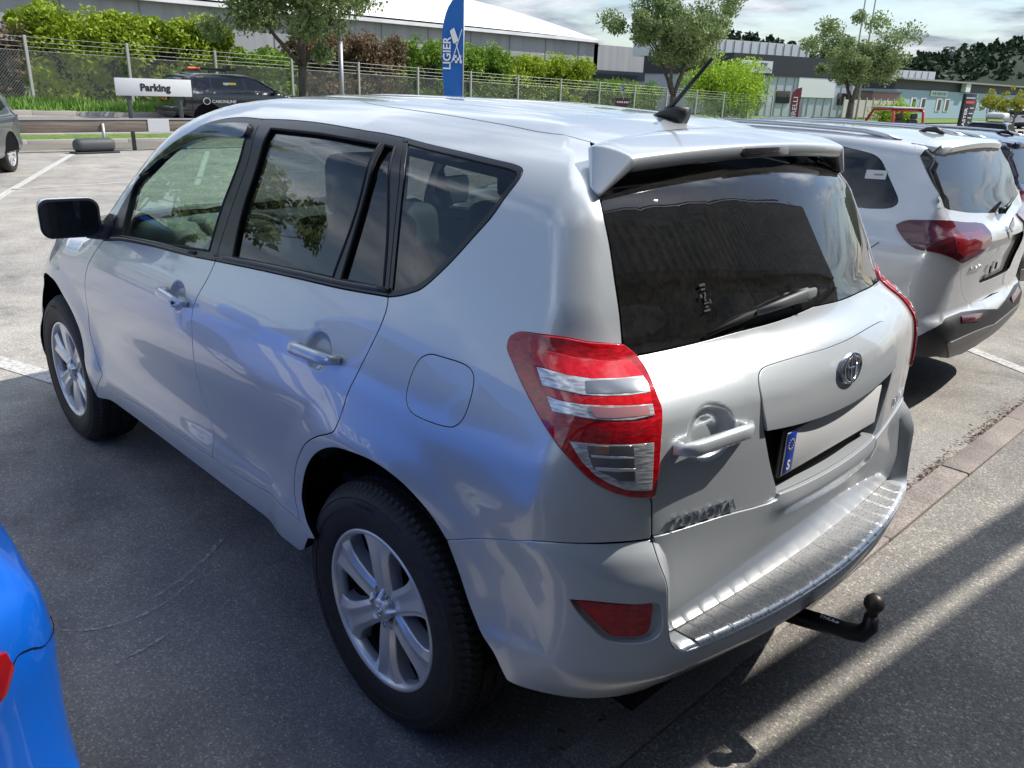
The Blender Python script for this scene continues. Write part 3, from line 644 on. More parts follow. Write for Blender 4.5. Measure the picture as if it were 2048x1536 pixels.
# emblem and brand letters as chrome badges
letter_row('badge_letters','TOYOTA',(-.75,.527,.851),.043,tailg,M_CHR,.0018,1.2,.0002)
letter_row('badge_letters','RAV4',(-.75,-.50,.87),.05,tailg,M_CHR)
# handles
def handle(name,P0,P1,nrmv,par,w=.017,t=.013,arch=.036,key=False):
    P0=Vector(P0);P1=Vector(P1);nv=Vector(nrmv).normalized(); pts=[];R=[]
    for i in range(13):
        t_=i/12; p=P0.lerp(P1,t_); e=min(t_,1-t_); lift=arch*min(1,(e/.16))**.6 if e<.16 else arch
        pts.append(p+nv*(lift*.8+.004)); k=min(1,.62+e*2.4); R.append((w*k if 0 else t*k,w*k))
    mb=MB(); mb.tube(pts,R,16,sq=.75)
    for q in (P0.lerp(P1,.09),P0.lerp(P1,.91)): mb.tube([q-nv*.01,q+nv*arch*.75],(.013,.012),10)
    o=mb.build(name,M_SIL,par,True)
    if key:
        k=P0.lerp(P1,.87)+nv*(arch*.8+.018); b=MB(); b.tube([k-nv*.004,k+nv*.001],.006,12); b.build('keyhole',M_PLB,o)
    return o
for (a,b,par,s,ky) in (((1.252,0,1.012),(1.055,0,.998),door_f,1,True),((.375,0,1.028),(.150,0,1.040),door_r,1,False),((1.252,0,1.012),(1.055,0,.998),door_f2,-1,False),((.375,0,1.028),(.150,0,1.040),door_r2,-1,False)):
    pa=[];
    for q in (a,b):
        P=SH.pt(SH.uv([(q[0],.87,q[2])]))[0]; pa.append((P[0],P[1]*s,P[2]))
    handle('door_handle',pa[0],pa[1],(0,s,.12),par,key=ky)
pa=[SH.pt(SH.uv([q]))[0] for q in ((-.716,.628,1.025),(-.763,.405,1.037))]
handle('tailgate_handle',pa[0],pa[1],(-1,.22,.05),tailg,w=.017,arch=.030)
# rear wiper
w0=SH.pt(SH.uv([(-.67,-.0,1.25)]))[0]
def wpt(y,z,o=.02):
    P=SH.pt(SH.uv([(-.65,y,z)]))[0]; n=SH.nrm(P[None])[0]; return tuple(P+n*o)
mb=MB(); mb.tube([wpt(.06,1.243,.004),wpt(.06,1.243,.030)],.017,16)
mb.tube([wpt(.03,1.244,.030),wpt(.08,1.243,.032),wpt(.16,1.241,.028),wpt(.26,1.238,.022)],[(.007,.012),(.008,.015),(.007,.012),(.005,.008)],12,sq=.8)
wa=mb.build('rear_wiper',mat('wiper_grey',(.16,.165,.17),.5),tailg,True)
mb=MB(); mb.tube([wpt(.18,1.240,.014),wpt(.30,1.236,.012),wpt(.43,1.226,.008)],[(.004,.007),(.006,.009),(.003,.004)],10,sq=.8); mb.tube([wpt(.06,1.238,.006),wpt(.25,1.234,.005),wpt(.44,1.222,.004)],.004,6); mb.build('wiper_blade',M_RUB,wa,True)
# ---- tail lamps
lo=loop(g('lamp_top'),g('lamp_in')[1:])
M_RED=mat('red_lens',(.6,.004,.008),.07,0,1,.0); 
m=M_RED; nf=noise(m,90,2,.4); c_=ramp(m,nf,[(.35,(.62,.004,.008)),(.65,(.85,.012,.018))]); m.node_tree.links.new(c_,bsdf(m).inputs['Base Color'])
bsdf(m).inputs['Emission Color'].default_value=(0,0,0,1)
M_RED2=mat('dark_red_lens',(.55,.004,.012),.06,0,1,.0)
nf=noise(M_RED2,55,2,.4,stretch=(1,1,3)); c_=ramp(M_RED2,nf,[(.38,(.36,.002,.006)),(.62,(.62,.006,.014))]); M_RED2.node_tree.links.new(c_,bsdf(M_RED2).inputs['Base Color'])
M_CLR=mat('clear_lens',(.55,.56,.57),.15,.35,1,.0)
nf=noise(M_CLR,60,2,.4,stretch=(.7,.7,3.5)); c_=ramp(M_CLR,nf,[(.36,(.48,.47,.48)),(.5,(.70,.71,.73)),(.62,(.92,.93,.95))]); M_CLR.node_tree.links.new(c_,bsdf(M_CLR).inputs['Base Color']); bump(M_CLR,nf,.3,.003)
def lampset(par,mirror):
    outs=[]
    def bulge(P): return .010*np.clip(1,0,1)+0*P[:,0]
    r=panel('tail_lamp',[lo],SH,M_RED2,par,gap=.003,off=.007,depth=.03,mirror=mirror,h=.025,bevel=.004)
    r=r if isinstance(r,list) else [r]
    hits=[(a,b,{'R':M_RED,'C':M_CLR,'D':M_RED2}[c],d) for a,b,c,d in TAILPARTS]
    for nm,key,mt,of in hits:
        q=panel(nm,[cr(np.vstack([D[key],D[key][:1]]),3)[:-1] if key in('x',) else D[key]],SH,mt,r[0],gap=.0,off=of,depth=.003,mirror=True,h=.02,bevel=.001)
        q[1].parent=r[1]
lampset(suv,True)
zl=lambda L:np.array([SH.uv([p])[0] for p in L])
lamps=[o for o in suv.children if o.name.startswith('tail_lamp')]
for nm,key,mt,of in (('reflector_bowl','l_d1',mat('lamp_dark',(.30,.27,.27),.15,.5,1),.0098),('indicator_bulb','l_o1',mat('amber',(.42,.22,.14),.2,.1,1),.0104),('lens_divider','l_w1',mat('lens_bright',(.9,.92,.95),.12,.3,1),.0102),('lens_divider','l_w2',MATS['lens_bright'],.0102),('led_block','l_n1',mat('led_grey',(.32,.33,.35),.2,.5,1),.0104),('led_block','l_n2',mat('led_pink',(.75,.35,.36),.2,.4,1),.0104)):
    q=panel(nm,[D[key]],SH,mt,lamps[0],gap=0,off=of,depth=.002,mirror=True,h=.02,bevel=.0008); q[1].parent=lamps[1]
# ---- rear bumper
wing=[(-.703,.662,.835),(-.752,.678,.783),(-.782,.682,.741),(-.786,.674,.678),(-.784,.655,.60),(-.790,.640,.572),(-.806,.612,.557)]
wu=SH.uv(wing); wuc=cr(np.vstack([D['seam_b'][-1],wu[1:]]),4)
stepo=cr(SH.uv([(-.806,.612,.557),(-.835,.50,.559),(-.868,.30,.561),(-.884,0,.562)]),5)
bbot=uv3([(-.86,0,.40),(-.84,.3,.40),(-.80,.5,.40),(-.735,.66,.40),(-.665,.76,.405),(-.59,.82,.415),(-.50,.86,.43)])
D['arch_b'][-1]=SH.uv([(-.492,.86,.435)])[0]
bl=loop(stepo[::-1],wuc[::-1],g('seam_b',1),g('arch_b'),bbot[::-1])
bump_=panel('rear_bumper',[loop(bl,mir(bl,UC)),g('refl_rec',k=3),mir(g('refl_rec',k=3),UC)],SH,M_SIL,suv,F=FB,depth=.024,bevel=.003)
for mi_ in (0,1):
    L=g('refl_rec',k=3); L2=g('refl',k=3)
    if mi_: L=mir(L,UC);L2=mir(L2,UC)
    panel('reflector_recess',[L],SH,M_SIL,bump_,F=FB,gap=-.004,off=-.020,rim=False)
    panel('bumper_reflector',[L2],SH,M_RED2,bump_,F=FB,gap=.001,off=-.010,depth=.012,bevel=.002)
# wing inner wall + step
Wp=SH.pt(wuc,FB); 
for s in (1,-1):
    V=[];F=[]
    for i,p in enumerate(Wp):
        z=p[2]; xi=float(rear(np.array(.60),np.array(z)))+.01; yi=.602 if z<.78 else .602+(z-.78)*1.0
        V+= [(p[0]+.001,s*(p[1]-.002),p[2]),(p[0]*.5+xi*.5,s*(p[1]*.45+yi*.55),z),(xi+.03,s*yi,z)]
    for i in range(len(Wp)-1):
        for j in range(2): 
            f=(i*3+j,i*3+j+1,i*3+j+4,i*3+j+3); F.append(f if s<0 else f[::-1])
    mesh('bumper_wing_inner',V,F,M_SIL,bump_,True)
M_STEEL=mat('brushed_steel',(.62,.62,.62),.3,.6)
n_=noise(M_STEEL,120,4,.7); M_STEEL.node_tree.links.new(mth(M_STEEL.node_tree,'MULTIPLY_ADD',n_,.30,.14),bsdf(M_STEEL).inputs['Roughness'])
n_=noise(M_STEEL,60,4,.7); c_=ramp(M_STEEL,n_,[(.4,(.58,.58,.58)),(.62,(.70,.70,.69))]); M_STEEL.node_tree.links.new(c_,bsdf(M_STEEL).inputs['Base Color'])
def stepx(y): # inner, outer
    y=abs(y); return -.745-.02*(1-(y/.6)**2), float(rearb(np.array(y),np.array(.56)))+.002
V=[];F=[];NS=60
for i in range(NS+1):
    y=.64-1.28*i/NS; yo=np.clip(y,-.618,.618); a,b=stepx(yo); a+=.02
    V+=[(a,y,.5635),(b+.012,yo,.5635),(b+.003,yo,.560),(b,yo,.552)]
for i in range(NS): F+=[(i*4+j,i*4+j+1,i*4+j+5,i*4+j+4) for j in range(3)]
mesh('bumper_step',V,F,M_SIL,bump_,True)
V=[];F=[];NS=380
for i in range(NS+1):
    y=.572-1.144*i/NS; a,b=stepx(y)
    gq=abs(((y+.03)/.062)%1-.5); rb2=.0038*max(0,1-abs(gq-.5)/.08)
    zz=.5665+rb2
    V+=[(a+.012,y,zz),(a-.01,y,zz+.0),(b+.024,y,zz),(b+.017,y,zz+.0035),(b+.008,y,zz+.001),(b+.001,y,zz-.004),(b-.0025,y,.553)]
for i in range(NS): F+=[(i*7+j,i*7+j+1,i*7+j+8,i*7+j+7) for j in range(6)]
mesh('steel_step_plate',V,F,M_STEEL,bump_,True)
# added black shell behind the painted skin to block light in the gaps, wheel wells
lin=loop(uv3([(2.5,.85,1.0),(2.02,.85,1.06)],False),D['belt_f'][::-1]-[0,.03],D['belt_r'][::-1]-[0,.03],[(-.10,.43),(-.3,.6),(-.42,.80)],[(-.5,.72)],D['cglass'][1:]+[.012,0],[(-.62,.40)],cr([(-.66,.38),(-1.0,.50),(UC,.54)],3))
linb=loop(uv3([(2.5,.85,.85)],False),uv3([(2.12,.85,.62),(2.0,.85,.44),(.36,.85,.44),(.40,.85,.6),(.30,.85,.8),(0,.85,.90),(-.30,.85,.80),(-.42,.85,.62),(-.52,.85,.47)],False),uv3([(-.62,.72,.45),(-.74,.3,.45),(-.74,0.0001,.45)]))
L=loop(linb,lin[::-1])
panel('light_block_shell',[L],SH,M_VOID,suv,gap=.0,off=-.03,rim=False,mirror=True,h=.06)
# roof rail filler (dark, under pillars)
def wellprof(r): return [(r,.93),(r,.60),(r-.02,.56),(.05,.55),(0,.55)]
for cx in (0,2.56):
    for s in (1,-1):
        V=[];F=[];n=28
        for k in range(n+1):
            a=-.0+(PI+.0)*k/n; R=.455
            x=cx+R*math.cos(a)*.90; z=max(.36+R*math.sin(a)*1.03,.40)
            V+=[(x,s*.855,z),(x,s*.62,z),(cx,s*.60,.36)]
        for k in range(n):
            F+=[(k*3,k*3+1,k*3+4,k*3+3),(k*3+1,k*3+2,k*3+5,k*3+4)]
        mesh('wheel_well',V,F,M_VOID,suv,False)
mb=MB(); mb.box((1.3,0,.40),(4.0,1.30,.10)); mb.box((-.45,0,.50),(.5,.85,.14)); mb.box((1.24,0,.38),(1.62,1.60,.05)); mb.build('underbody',M_VOID,suv)
# ---- wheels
M_TYRE=mat('tyre_rubber',(.020,.020,.021),.62); n_=noise(M_TYRE,60,4,.6); c_=ramp(M_TYRE,n_,[(.35,(.014,.014,.015)),(.7,(.032,.031,.031))]); M_TYRE.node_tree.links.new(c_,bsdf(M_TYRE).inputs['Base Color'])
M_SIDEW=M_TYRE
def make_tyre(name,R,r,w,par,lug=96):
    """axis y, outer face at y=0 side +y"""
    prof=[(r-.004,-.018),(r+.010,-.006),(r+.02,0.0),(r+.045,.006),(r+.07,.007),(r+.0705,.0088),(r+.082,.0088),(R-.040,.002),(R-.034,.0025),(R-.026,-.004),(R-.017,-.014),(R-.010,-.024)]
    tr_=[]; ys=[-.036,-.038,-.058,-.060,-.068,-.070,-.106,-.108,-.118,-.120]
    hs=[0,-.0,.0,-.009,-.009,0,0,-.009,-.009,0]
    base=[(R-.004,-.030),(R-.001,-.040),(R,-.060),(R-.009,-.0605),(R-.009,-.0690),(R+.001,-.0695),(R+.001,-.109),(R-.009,-.1095),(R-.009,-.118),(R+.001,-.1185)]
    half=prof+base; full=half+[(a,-w-b) for a,b in half[::-1] if -w-b< -.12]
    full=[p for p in full]; n=lug*4; V=[];F=[];m=len(full)
    for k in range(n):
        a=2*PI*k/n
        for j,(q,h) in enumerate(full):
            q2=q
            if q>R-.026 and abs(h)<.2:
                ph=(k+ (2 if -.07>h>-.11 else 0)+int(abs(h+.09)*60))%4
                dpt=.008 if q>R-.012 else .005
                if q>=R-.026 and ph==0 and q>R-.0085 or (ph==0 and R-.026<=q<R-.009 and h>-.05): q2=q-dpt
            V.append((q2*math.cos(a),h,q2*math.sin(a)))
    for k in range(n):
        for j in range(m-1): F.append((k*m+j,((k+1)%n)*m+j,((k+1)%n)*m+j+1,k*m+j+1)[::-1])
    return mesh(name,V,F,M_TYRE,par,auto=28)
def make_rim(name,par,R=.232,mt=None):
    mt=mt or M_ALU
    mb=MB()
    mb.lathe([(R-.012,-.20),(R-.012,-.07),(R-.018,-.045)],72,mi=1)
    mb.lathe([(R-.018,-.045),(R-.020,-.035),(R-.014,-.012),(R-.010,-.006),(R-.004,-.003),(R+.002,-.004),(R+.003,-.012),(R-.002,-.02)],72)
    # spokes
    for k in range(6):
        a=k*PI/3+.42; ca,sa=math.cos(a),math.sin(a)
        rs=[.045,.075,.105,.145,.180,.205,.222]; ws_=[.034,.036,.038,.041,.048,.062,.080]; ys=[-.022,-.017,-.013,-.010,-.009,-.010,-.010]
        V=[];F=[]
        for i,(r_,w_,y_) in enumerate(zip(rs,ws_,ys)):
            for t_,dy in ((-1,-.052),(-1,-.012),(-.58,-.001),(-.1,-.007),(.1,-.007),(.58,-.001),(1,-.012),(1,-.052)):
                q=w_*t_; rr2=math.sqrt(max(r_*r_-q*q*.9,0)) if r_>.15 else r_
                V.append((rr2*ca-q*sa,y_+dy,rr2*sa+q*ca))
        for i in range(6):
            for j in range(7): F.append((i*8+j,i*8+j+1,(i+1)*8+j+1,(i+1)*8+j))
        mb.add(V,F)
    mb.lathe([(.0,-.024),(.030,-.024),(.034,-.030),(.040,-.034),(.052,-.032),(.064,-.030),(.072,-.034),(.074,-.060)],60)
    o=mb.build(name,[mt,mat('rim_barrel_shaded',(.06,.06,.062),.5,.4)],par,auto=32)  # deep barrel colour darkened to stand for shade behind the spokes
    md=o.modifiers.new('b','BEVEL'); md.width=.0025; md.segments=2; md.limit_method='ANGLE'; md.angle_limit=math.radians(35)
    cp=MB(); cp.lathe([(0,-.006),(.026,-.007),(.033,-.012),(.036,-.024)],32)
    for k in range(5):
        a=k*2*PI/5+.3; cp.tube([(.036*math.cos(a),-.014,.036*math.sin(a)),(.060*math.cos(a),-.026,.060*math.sin(a))],[(.012,.010),(.007,.006)],8)
    cp.build('centre_cap',mt,par,auto=50)
    em=MB(); T=frame((0,-.005,0),(1,0,0),(0,0,1)); T=Matrix.Translation((0,-.0055,0))@Matrix.Rotation(-PI/2,4,'X')
    oval_ring(em,T,.019,.014,.004,.0015);oval_ring(em,T,.006,.012,.003,.0015);oval_ring(em,T,.013,.005,.003,.0015,0,-.004); em.build('cap_emblem',M_CHR,par,True)
    nb=MB()
    for k in range(5):
        nb=MB(); a=(k+.5)*2*PI/5+.3; c=(.054*math.cos(a),0,.054*math.sin(a)); nb.tube([(c[0],-.045,c[2]),(c[0],-.022,c[2])],.0095,6); nb.build('wheel_nut',M_CHR,par,auto=30)
    bd=MB(); bd.lathe([(0,-.085),(.205,-.085),(.205,-.095)],40); bd.box((-.1,-.10,.09),(.11,.06,.09),bev=.01); bd.build('brake_disc',mat('brake_metal',(.025,.025,.027),.5,.5),par,auto=40)
def wheel(x,s,par):
    e=bpy.data.objects.new('wheel',None); COL.objects.link(e); e.parent=par; e.location=(x,s*.878,.358); e.rotation_euler=(0,0,0 if s>0 else PI)
    return e
w1=wheel(0,1,suv); make_tyre('tyre',.362,.226,.225,w1); make_rim('rim',w1)
def sidetext(par,body,ang,size,rad,yoff=.0105):
    """raised letters bent round the sidewall"""
    cu=bpy.data.curves.new('t','FONT'); cu.body=body; cu.size=size; cu.extrude=.0008; cu.align_x='CENTER'; cu.align_y='CENTER'; cu.space_character=1.2
    to=bpy.data.objects.new('t',cu); me=bpy.data.meshes.new_from_object(to); bpy.data.objects.remove(to)
    for v in me.vertices:
        a=ang+v.co.x/rad; r_=rad+v.co.y; v.co=Vector((-r_*math.sin(a)*1.0,yoff+v.co.z,r_*math.cos(a)))
    me.flip_normals(); me.materials.clear(); me.materials.append(mat('tyre_letters',(.05,.05,.05),.5)); o=bpy.data.objects.new('tyre_lettering',me); COL.objects.link(o); o.parent=par
sidetext(w1,'225/65R17',-.12,.016,.312); 
def cpwheel(src,x,s):
    e=src.copy(); COL.objects.link(e); e.location=(x,s*.878,.358); e.rotation_euler=(0,0,0 if s>0 else PI)
    for c in src.children: d=c.copy(); COL.objects.link(d); d.parent=e
    return e
cpwheel(w1,2.56,1);cpwheel(w1,0,-1);cpwheel(w1,2.56,-1)
# tow ball
mb=MB(); mb.tube([(-.62,0,.33),(-.76,0,.345),(-.86,0,.365),(-.915,0,.375),(-.955,0,.39),(-.972,0,.42),(-.970,0,.455)],[.028,.027,.025,.025,.025,.022,.018],14)
tb_=mb.build('tow_bar',mat('tow_black',(.012,.012,.013),.35),suv,True)
mb=MB(); mb.lathe([(0,.026),(.012,.023),(.021,.015),(.026,.004),(.026,-.006),(.021,-.016),(.015,-.022),(.015,-.04)],24,Matrix.Translation((-.970,0,.492)),ax='z'); mb.build('tow_ball',mat('worn_ball',(.06,.045,.04),.4,.5),tb_,True)
text_mesh('tow_bar_lettering','THULE',.018,frame((-.87,.010,.3915),(-1,0,.15),(0,-1,0)),mat('plate_white',(.82,.82,.82),.35),tb_,.0004,bold=.0006)
# antenna
mb=MB(); mb.tube([(-.235,0,1.652),(-.20,0,1.664),(-.16,0,1.660),(-.125,0,1.650)],[(.020,.030),(.020,.020),(.016,.012),(.010,.004)],12)
an=mb.build('roof_antenna',M_PLB,suv,True)
mb=MB(); mb.tube([(-.165,0,1.666),(-.205,0,1.70),(-.30,0,1.805)],[.008,.0065,.005],8); mb.build('antenna_mast',M_PLB,an,True)
# door mirrors
def door_mirror(s,par):
    e=MB(); 
    T=Matrix.Translation((1.92,s*.955,1.185))@Matrix.Rotation(s*-.18,4,'Z')
    bm=bmesh.new(); bmesh.ops.create_cube(bm,size=1)
    for v in bm.verts: v.co=Vector((v.co.x*.13,v.co.y*.208,v.co.z*.146))
    bmesh.ops.bevel(bm,geom=bm.edges[:],offset=.045,segments=5,affect='EDGES',profile=.6)
    for v in bm.verts:
        if v.co.x>0: v.co.y*=1-.9*v.co.x; v.co.z*=1-1.6*v.co.x
    V=[T@v.co for v in bm.verts]; e.add(V,[[v.index for v in f.verts] for f in bm.faces]); bm.free()
    o=e.build('door_mirror',M_SIL,par,True)
    def rr_poly(w,h,r,n=8):
        P=[]
        for cx_,cy_,a0 in ((w-r,h-r,0),(-w+r,h-r,PI/2),(-w+r,-h+r,PI),(w-r,-h+r,1.5*PI)):
            for k in range(n+1): a=a0+PI/2*k/n; P.append((cx_+r*math.cos(a),cy_+r*math.sin(a)))
        return P
    Tf=T@frame((-.058,0,0),(0,-1,0),(0,0,1))
    f=MB(); f.prism(rr_poly(.105,.074,.040),.012,Tf); f.build('mirror_bezel',M_PLB,o,auto=40)
    f=MB(); f.prism(rr_poly(.097,.066,.035),.004,Tf@Matrix.Translation((0,0,.0115))@Matrix.Rotation(0,4,'X')); f.build('mirror_glass',mat('mirror_glass',(.45,.48,.50),.01,1),o,auto=40)
    a=MB(); a.tube([(1.90,s*.90,1.13),(1.87,s*.84,1.125),(1.84,s*.805,1.15)],[(.03,.035),(.035,.04),(.035,.05)],12); a.build('mirror_arm',M_PLB,o,True)
    return o
door_mirror(1,door_f); door_mirror(-1,door_f2)
sail=uv3([(1.86,.80,1.20),(1.80,.79,1.29)],False)
# ---- interior
M_SEAT=mat('seat_cloth',(.028,.029,.032),.9); M_DASH=mat('dash_grey',(.12,.14,.135),.7); M_DSIL=mat('dash_silver',(.42,.44,.45),.3,.7)
def rbox(name,c,d,m,par,bev=.04,R=None,seg=4):
    T=Matrix.Translation(c)@(R or Matrix.Identity(4)); b=MB(); b.box((0,0,0),d,M=T,bev=bev,seg=seg); return b.build(name,m,par,True)
for y in (.38,-.38):
    st_=rbox('front_seat',(1.12,y,.72),(.50,.48,.16),M_SEAT,suv,.06)
    rbox('backrest',(.84,y,1.00),(.15,.46,.60),M_SEAT,st_,.06,Matrix.Rotation(-.22,4,'Y'))
    rbox('headrest',(.74,y,1.40),(.10,.27,.20),M_SEAT,st_,.045)
rs_=rbox('rear_seat',(.20,0,.74),(.48,1.30,.16),M_SEAT,suv,.06)
rbox('backrest',(-.08,0,1.00),(.14,1.28,.52),M_SEAT,rs_,.05,Matrix.Rotation(-.25,4,'Y'))
for y in (.40,-.40): rbox('headrest',(-.18,y,1.33),(.09,.26,.16),M_SEAT,rs_,.04)
da=MB(); da.box((0,0,0),(.55,1.36,.24),M=Matrix.Translation((1.88,0,1.02))@Matrix.Rotation(.10,4,'Y'),bev=.07,seg=4); dash=da.build('dashboard',M_DASH,suv,True)
rbox('console',(1.62,0,.90),(.12,.34,.34),M_DSIL,dash,.03,Matrix.Rotation(-.35,4,'Y'))
for y in (.08,-.08):
    rbox('air_vent',(1.615,y,1.075),(.05,.13,.075),M_PLB,dash,.012,Matrix.Rotation(-.3,4,'Y'))
rbox('radio',(1.575,0,.96),(.04,.22,.09),M_PLB,dash,.01,Matrix.Rotation(-.35,4,'Y'))
rbox('centre_tunnel',(1.25,0,.66),(.8,.20,.22),M_DSIL,suv,.04)
sw=MB(); T=frame((1.50,.38,1.02),(0,-1,0),(.45,0,1)); n=32;
sw.tube([T@Vector((.185*math.cos(2*PI*k/n),.185*math.sin(2*PI*k/n),0)) for k in range(n+1)],.014,10,cap=False)
for a in (0,PI,-PI/2): sw.tube([T@Vector((0,0,-.02)),T@Vector((.18*math.cos(a),.18*math.sin(a),0))],.016,8)
sw.lathe([(0,.0),(.05,-.004),(.06,-.02),(.05,-.04)],20,T,ax='z'); sw.build('steering_wheel',mat('wheel_leather',(.10,.11,.115),.45),suv,True)
gc=rbox('instrument_hood',(1.70,.38,1.13),(.18,.36,.10),M_DASH,dash,.04)
rbox('rear_view_mirror',(1.50,0,1.50),(.03,.24,.07),M_PLB,suv,.012)
rbox('sun_visor',(1.35,.38,1.585),(.14,.30,.02),mat('visor_grey',(.25,.25,.25),.8),suv,.008)
mb=MB(); mb.box((.95,0,.60),(2.9,1.50,.03)); 
mb.build('cabin_floor',M_SEAT,suv)
V=[];
hd=np.array([(-.42,.50),(-.42,-.50),(1.25,-.50),(1.25,.50)]); hz=SH.ptz(hd); mesh('headliner',[(p[0],p[1],p[2]-.05) for p in hz],[(0,1,2,3)],mat('headliner_cloth',(.22,.22,.21),.9),suv)

# ============================================================ ground, road, kerbs
def Gz(x,y):
    t=np.clip((x-19)/9,0,1); return t*t*(3-2*t)*np.clip(.62+(y+6)*.0215,-.1,.8)
def sheet(name,x0,x1,y0,y1,dx,dy,m,off,zf=Gz,kind='structure'):
    xs=np.linspace(x0,x1,max(2,int((x1-x0)/dx)+1)); ys=np.linspace(y0,y1,max(2,int((y1-y0)/dy)+1)); V=[];F=[]
    for x in xs:
        for y in ys: V.append((x,y,float(zf(x,y))+off))
    n=len(ys)
    for i in range(len(xs)-1):
        for j in range(n-1): F.append((i*n+j,(i+1)*n+j,(i+1)*n+j+1,i*n+j+1))
    o=mesh(name,V,F,m,None,True); o['kind']=kind; return o
def asphalt(name,base,scale,contrast=.5,tint=(1,.96,.9),stain=.25):
    m=mat(name,base,.88,spec=.35); nt=m.node_tree
    t=N(nt,'ShaderNodeTexCoord'); v=N(nt,'ShaderNodeTexVoronoi'); v.inputs['Scale'].default_value=scale; v.inputs['Randomness'].default_value=1
    nz=N(nt,'ShaderNodeTexNoise'); nz.inputs['Scale'].default_value=scale*.7; nz.inputs['Detail'].default_value=2; nt.links.new(t.outputs['Object'],nz.inputs['Vector'])
    mixv=N(nt,'ShaderNodeVectorMath',operation='MULTIPLY_ADD'); nt.links.new(nz.outputs[1],mixv.inputs[0]); mixv.inputs[1].default_value=(.6/scale,.6/scale,.6/scale); nt.links.new(t.outputs['Object'],mixv.inputs[2]); nt.links.new(mixv.outputs[0],v.inputs['Vector'])
    sx=N(nt,'ShaderNodeSeparateColor'); nt.links.new(v.outputs['Color'],sx.inputs[0])
    lo=tuple(c*(1-contrast) for c in base); hi=tuple(min(1,c*(1+contrast*1.1)*k) for c,k in zip(base,tint))
    c1=ramp(m,sx.outputs[0],[(.0,lo),(.35,tuple(c*.85 for c in base)),(.8,base),(.93,hi),(1.0,tuple(min(1,c*1.35) for c in hi))])
    n2=noise(m,2.2,6,.62); c2=ramp(m,n2,[(.3,(.74,.74,.75)),(.7,(1.16,1.15,1.12))]); c3=mixc(m,1.0,c1,c2,'MULTIPLY')
    n3=noise(m,.35,5,.6); c4=ramp(m,n3,[(.35,(.86,.86,.88)),(.6,(1.08,1.07,1.05))]); c5=mixc(m,1.0,c3,c4,'MULTIPLY')
    n4=noise(m,scale*2.2,2,.5); c6=ramp(m,n4,[(.3,(.8,.8,.8)),(.7,(1.2,1.2,1.2))]); c7=mixc(m,1.0,c5,c6,'MULTIPLY')
    nt.links.new(c7,bsdf(m).inputs['Base Color'])
    hgt=mth(nt,'ADD',mth(nt,'MULTIPLY',v.outputs['Distance'],-1.0),mth(nt,'MULTIPLY',n4,.5)); bump(m,hgt,.9,.35/scale)
    return m
M_ASP=asphalt('parking_asphalt',(.375,.36,.335),190,.30)
M_ASP2=asphalt('pavement_asphalt',(.31,.295,.27),160,.40)
M_ROAD=asphalt('road_asphalt',(.30,.28,.26),60,.3)
sheet('ground',-40,19,-160,60,6,6,M_ASP,0)
sheet('terrain',19,420,-420,80,3,20,mat('terrain_gravel',(.16,.15,.12),.95),-.01)
M_GRAN=mat('granite',(.29,.265,.25),.8); n_=noise(M_GRAN,160,4,.7); c_=ramp(M_GRAN,n_,[(.35,(.12,.09,.08)),(.5,(.31,.28,.26)),(.66,(.48,.45,.42))]); n2_=noise(M_GRAN,3,4,.6); c2_=ramp(M_GRAN,n2_,[(.35,(.75,.72,.7)),(.65,(1.15,1.1,1.05))]); M_GRAN.node_tree.links.new(mixc(M_GRAN,1.0,c_,c2_,'MULTIPLY'),bsdf(M_GRAN).inputs['Base Color']); bump(M_GRAN,n_,.5,.004)
# pavement behind the cars
sheet('pavement',-40,-.615,-160,60,8,8,M_ASP2,.048,lambda x,y:0)
def kerb_run(name,x,w,y0,y1,h,L,z0f,m,rnd=.004):
    b=MB(); y=y0
    while y<y1:
        l=L*random.uniform(.85,1.1); dx=random.uniform(-rnd,rnd)
        z0=z0f(x,y+l/2); b.box((x+dx,y+l/2,z0+h/2-.05+random.uniform(-.002,.002)),(w,l-.006,h+.1),rz=random.uniform(-.004,.004),bev=.008); y+=l
    o=b.build(name,m,None,auto=40); o['kind']='structure'; return o
kerb_run('kerb',-.545,.13,-14,9,.055,.95,lambda x,y:0,M_GRAN)
# gutter dirt, dry leaves
rr0=random.Random(3)
b=MB()
for i in range(900):
    if rr0.random()<.75: y=rr0.gauss(rr0.choice([-1.35,-2.2,-1.75,-2.9,-3.3,-4.2]),.16)
    else: y=rr0.uniform(-6,1)
    x=-.47+abs(rr0.gauss(0,.035)); s=rr0.uniform(.006,.022); a=rr0.uniform(0,PI); t=rr0.uniform(-.5,.5); z=.004+rr0.uniform(0,.010)
    c,q=math.cos(a),math.sin(a); b.add([(x-c*s,y-q*s,z),(x+q*s*.3,y-c*s*.3,z+s*.3*t+.002),(x+c*s,y+q*s,z+s*.2),(x-q*s*.3,y+c*s*.3,z)],[(0,1,2,3)])
m=mat('dry_leaf',(.12,.07,.05),.9); n_=noise(m,40,2); c_=ramp(m,n_,[(.35,(.07,.035,.025)),(.65,(.28,.19,.13))]); m.node_tree.links.new(c_,bsdf(m).inputs['Base Color'])
b.build('leaf_litter',m).__setitem__('kind','stuff')
b=MB(); V=[];n=14
for k in range(n):
    a=2*PI*k/n; r=rr0.uniform(.6,1); V.append((-.435+.05*r*math.cos(a),-1.62+.075*r*math.sin(a),.012+rr0.uniform(0,.012)))
b.add(V+[(-.435,-1.62,.022)],[(k,(k+1)%n,n) for k in range(n)]); pp=b.build('crumpled_paper',mat('paper_dirty',(.55,.53,.5),.8)); tag(pp,'crumpled pale scrap of paper lying by the kerb','litter')
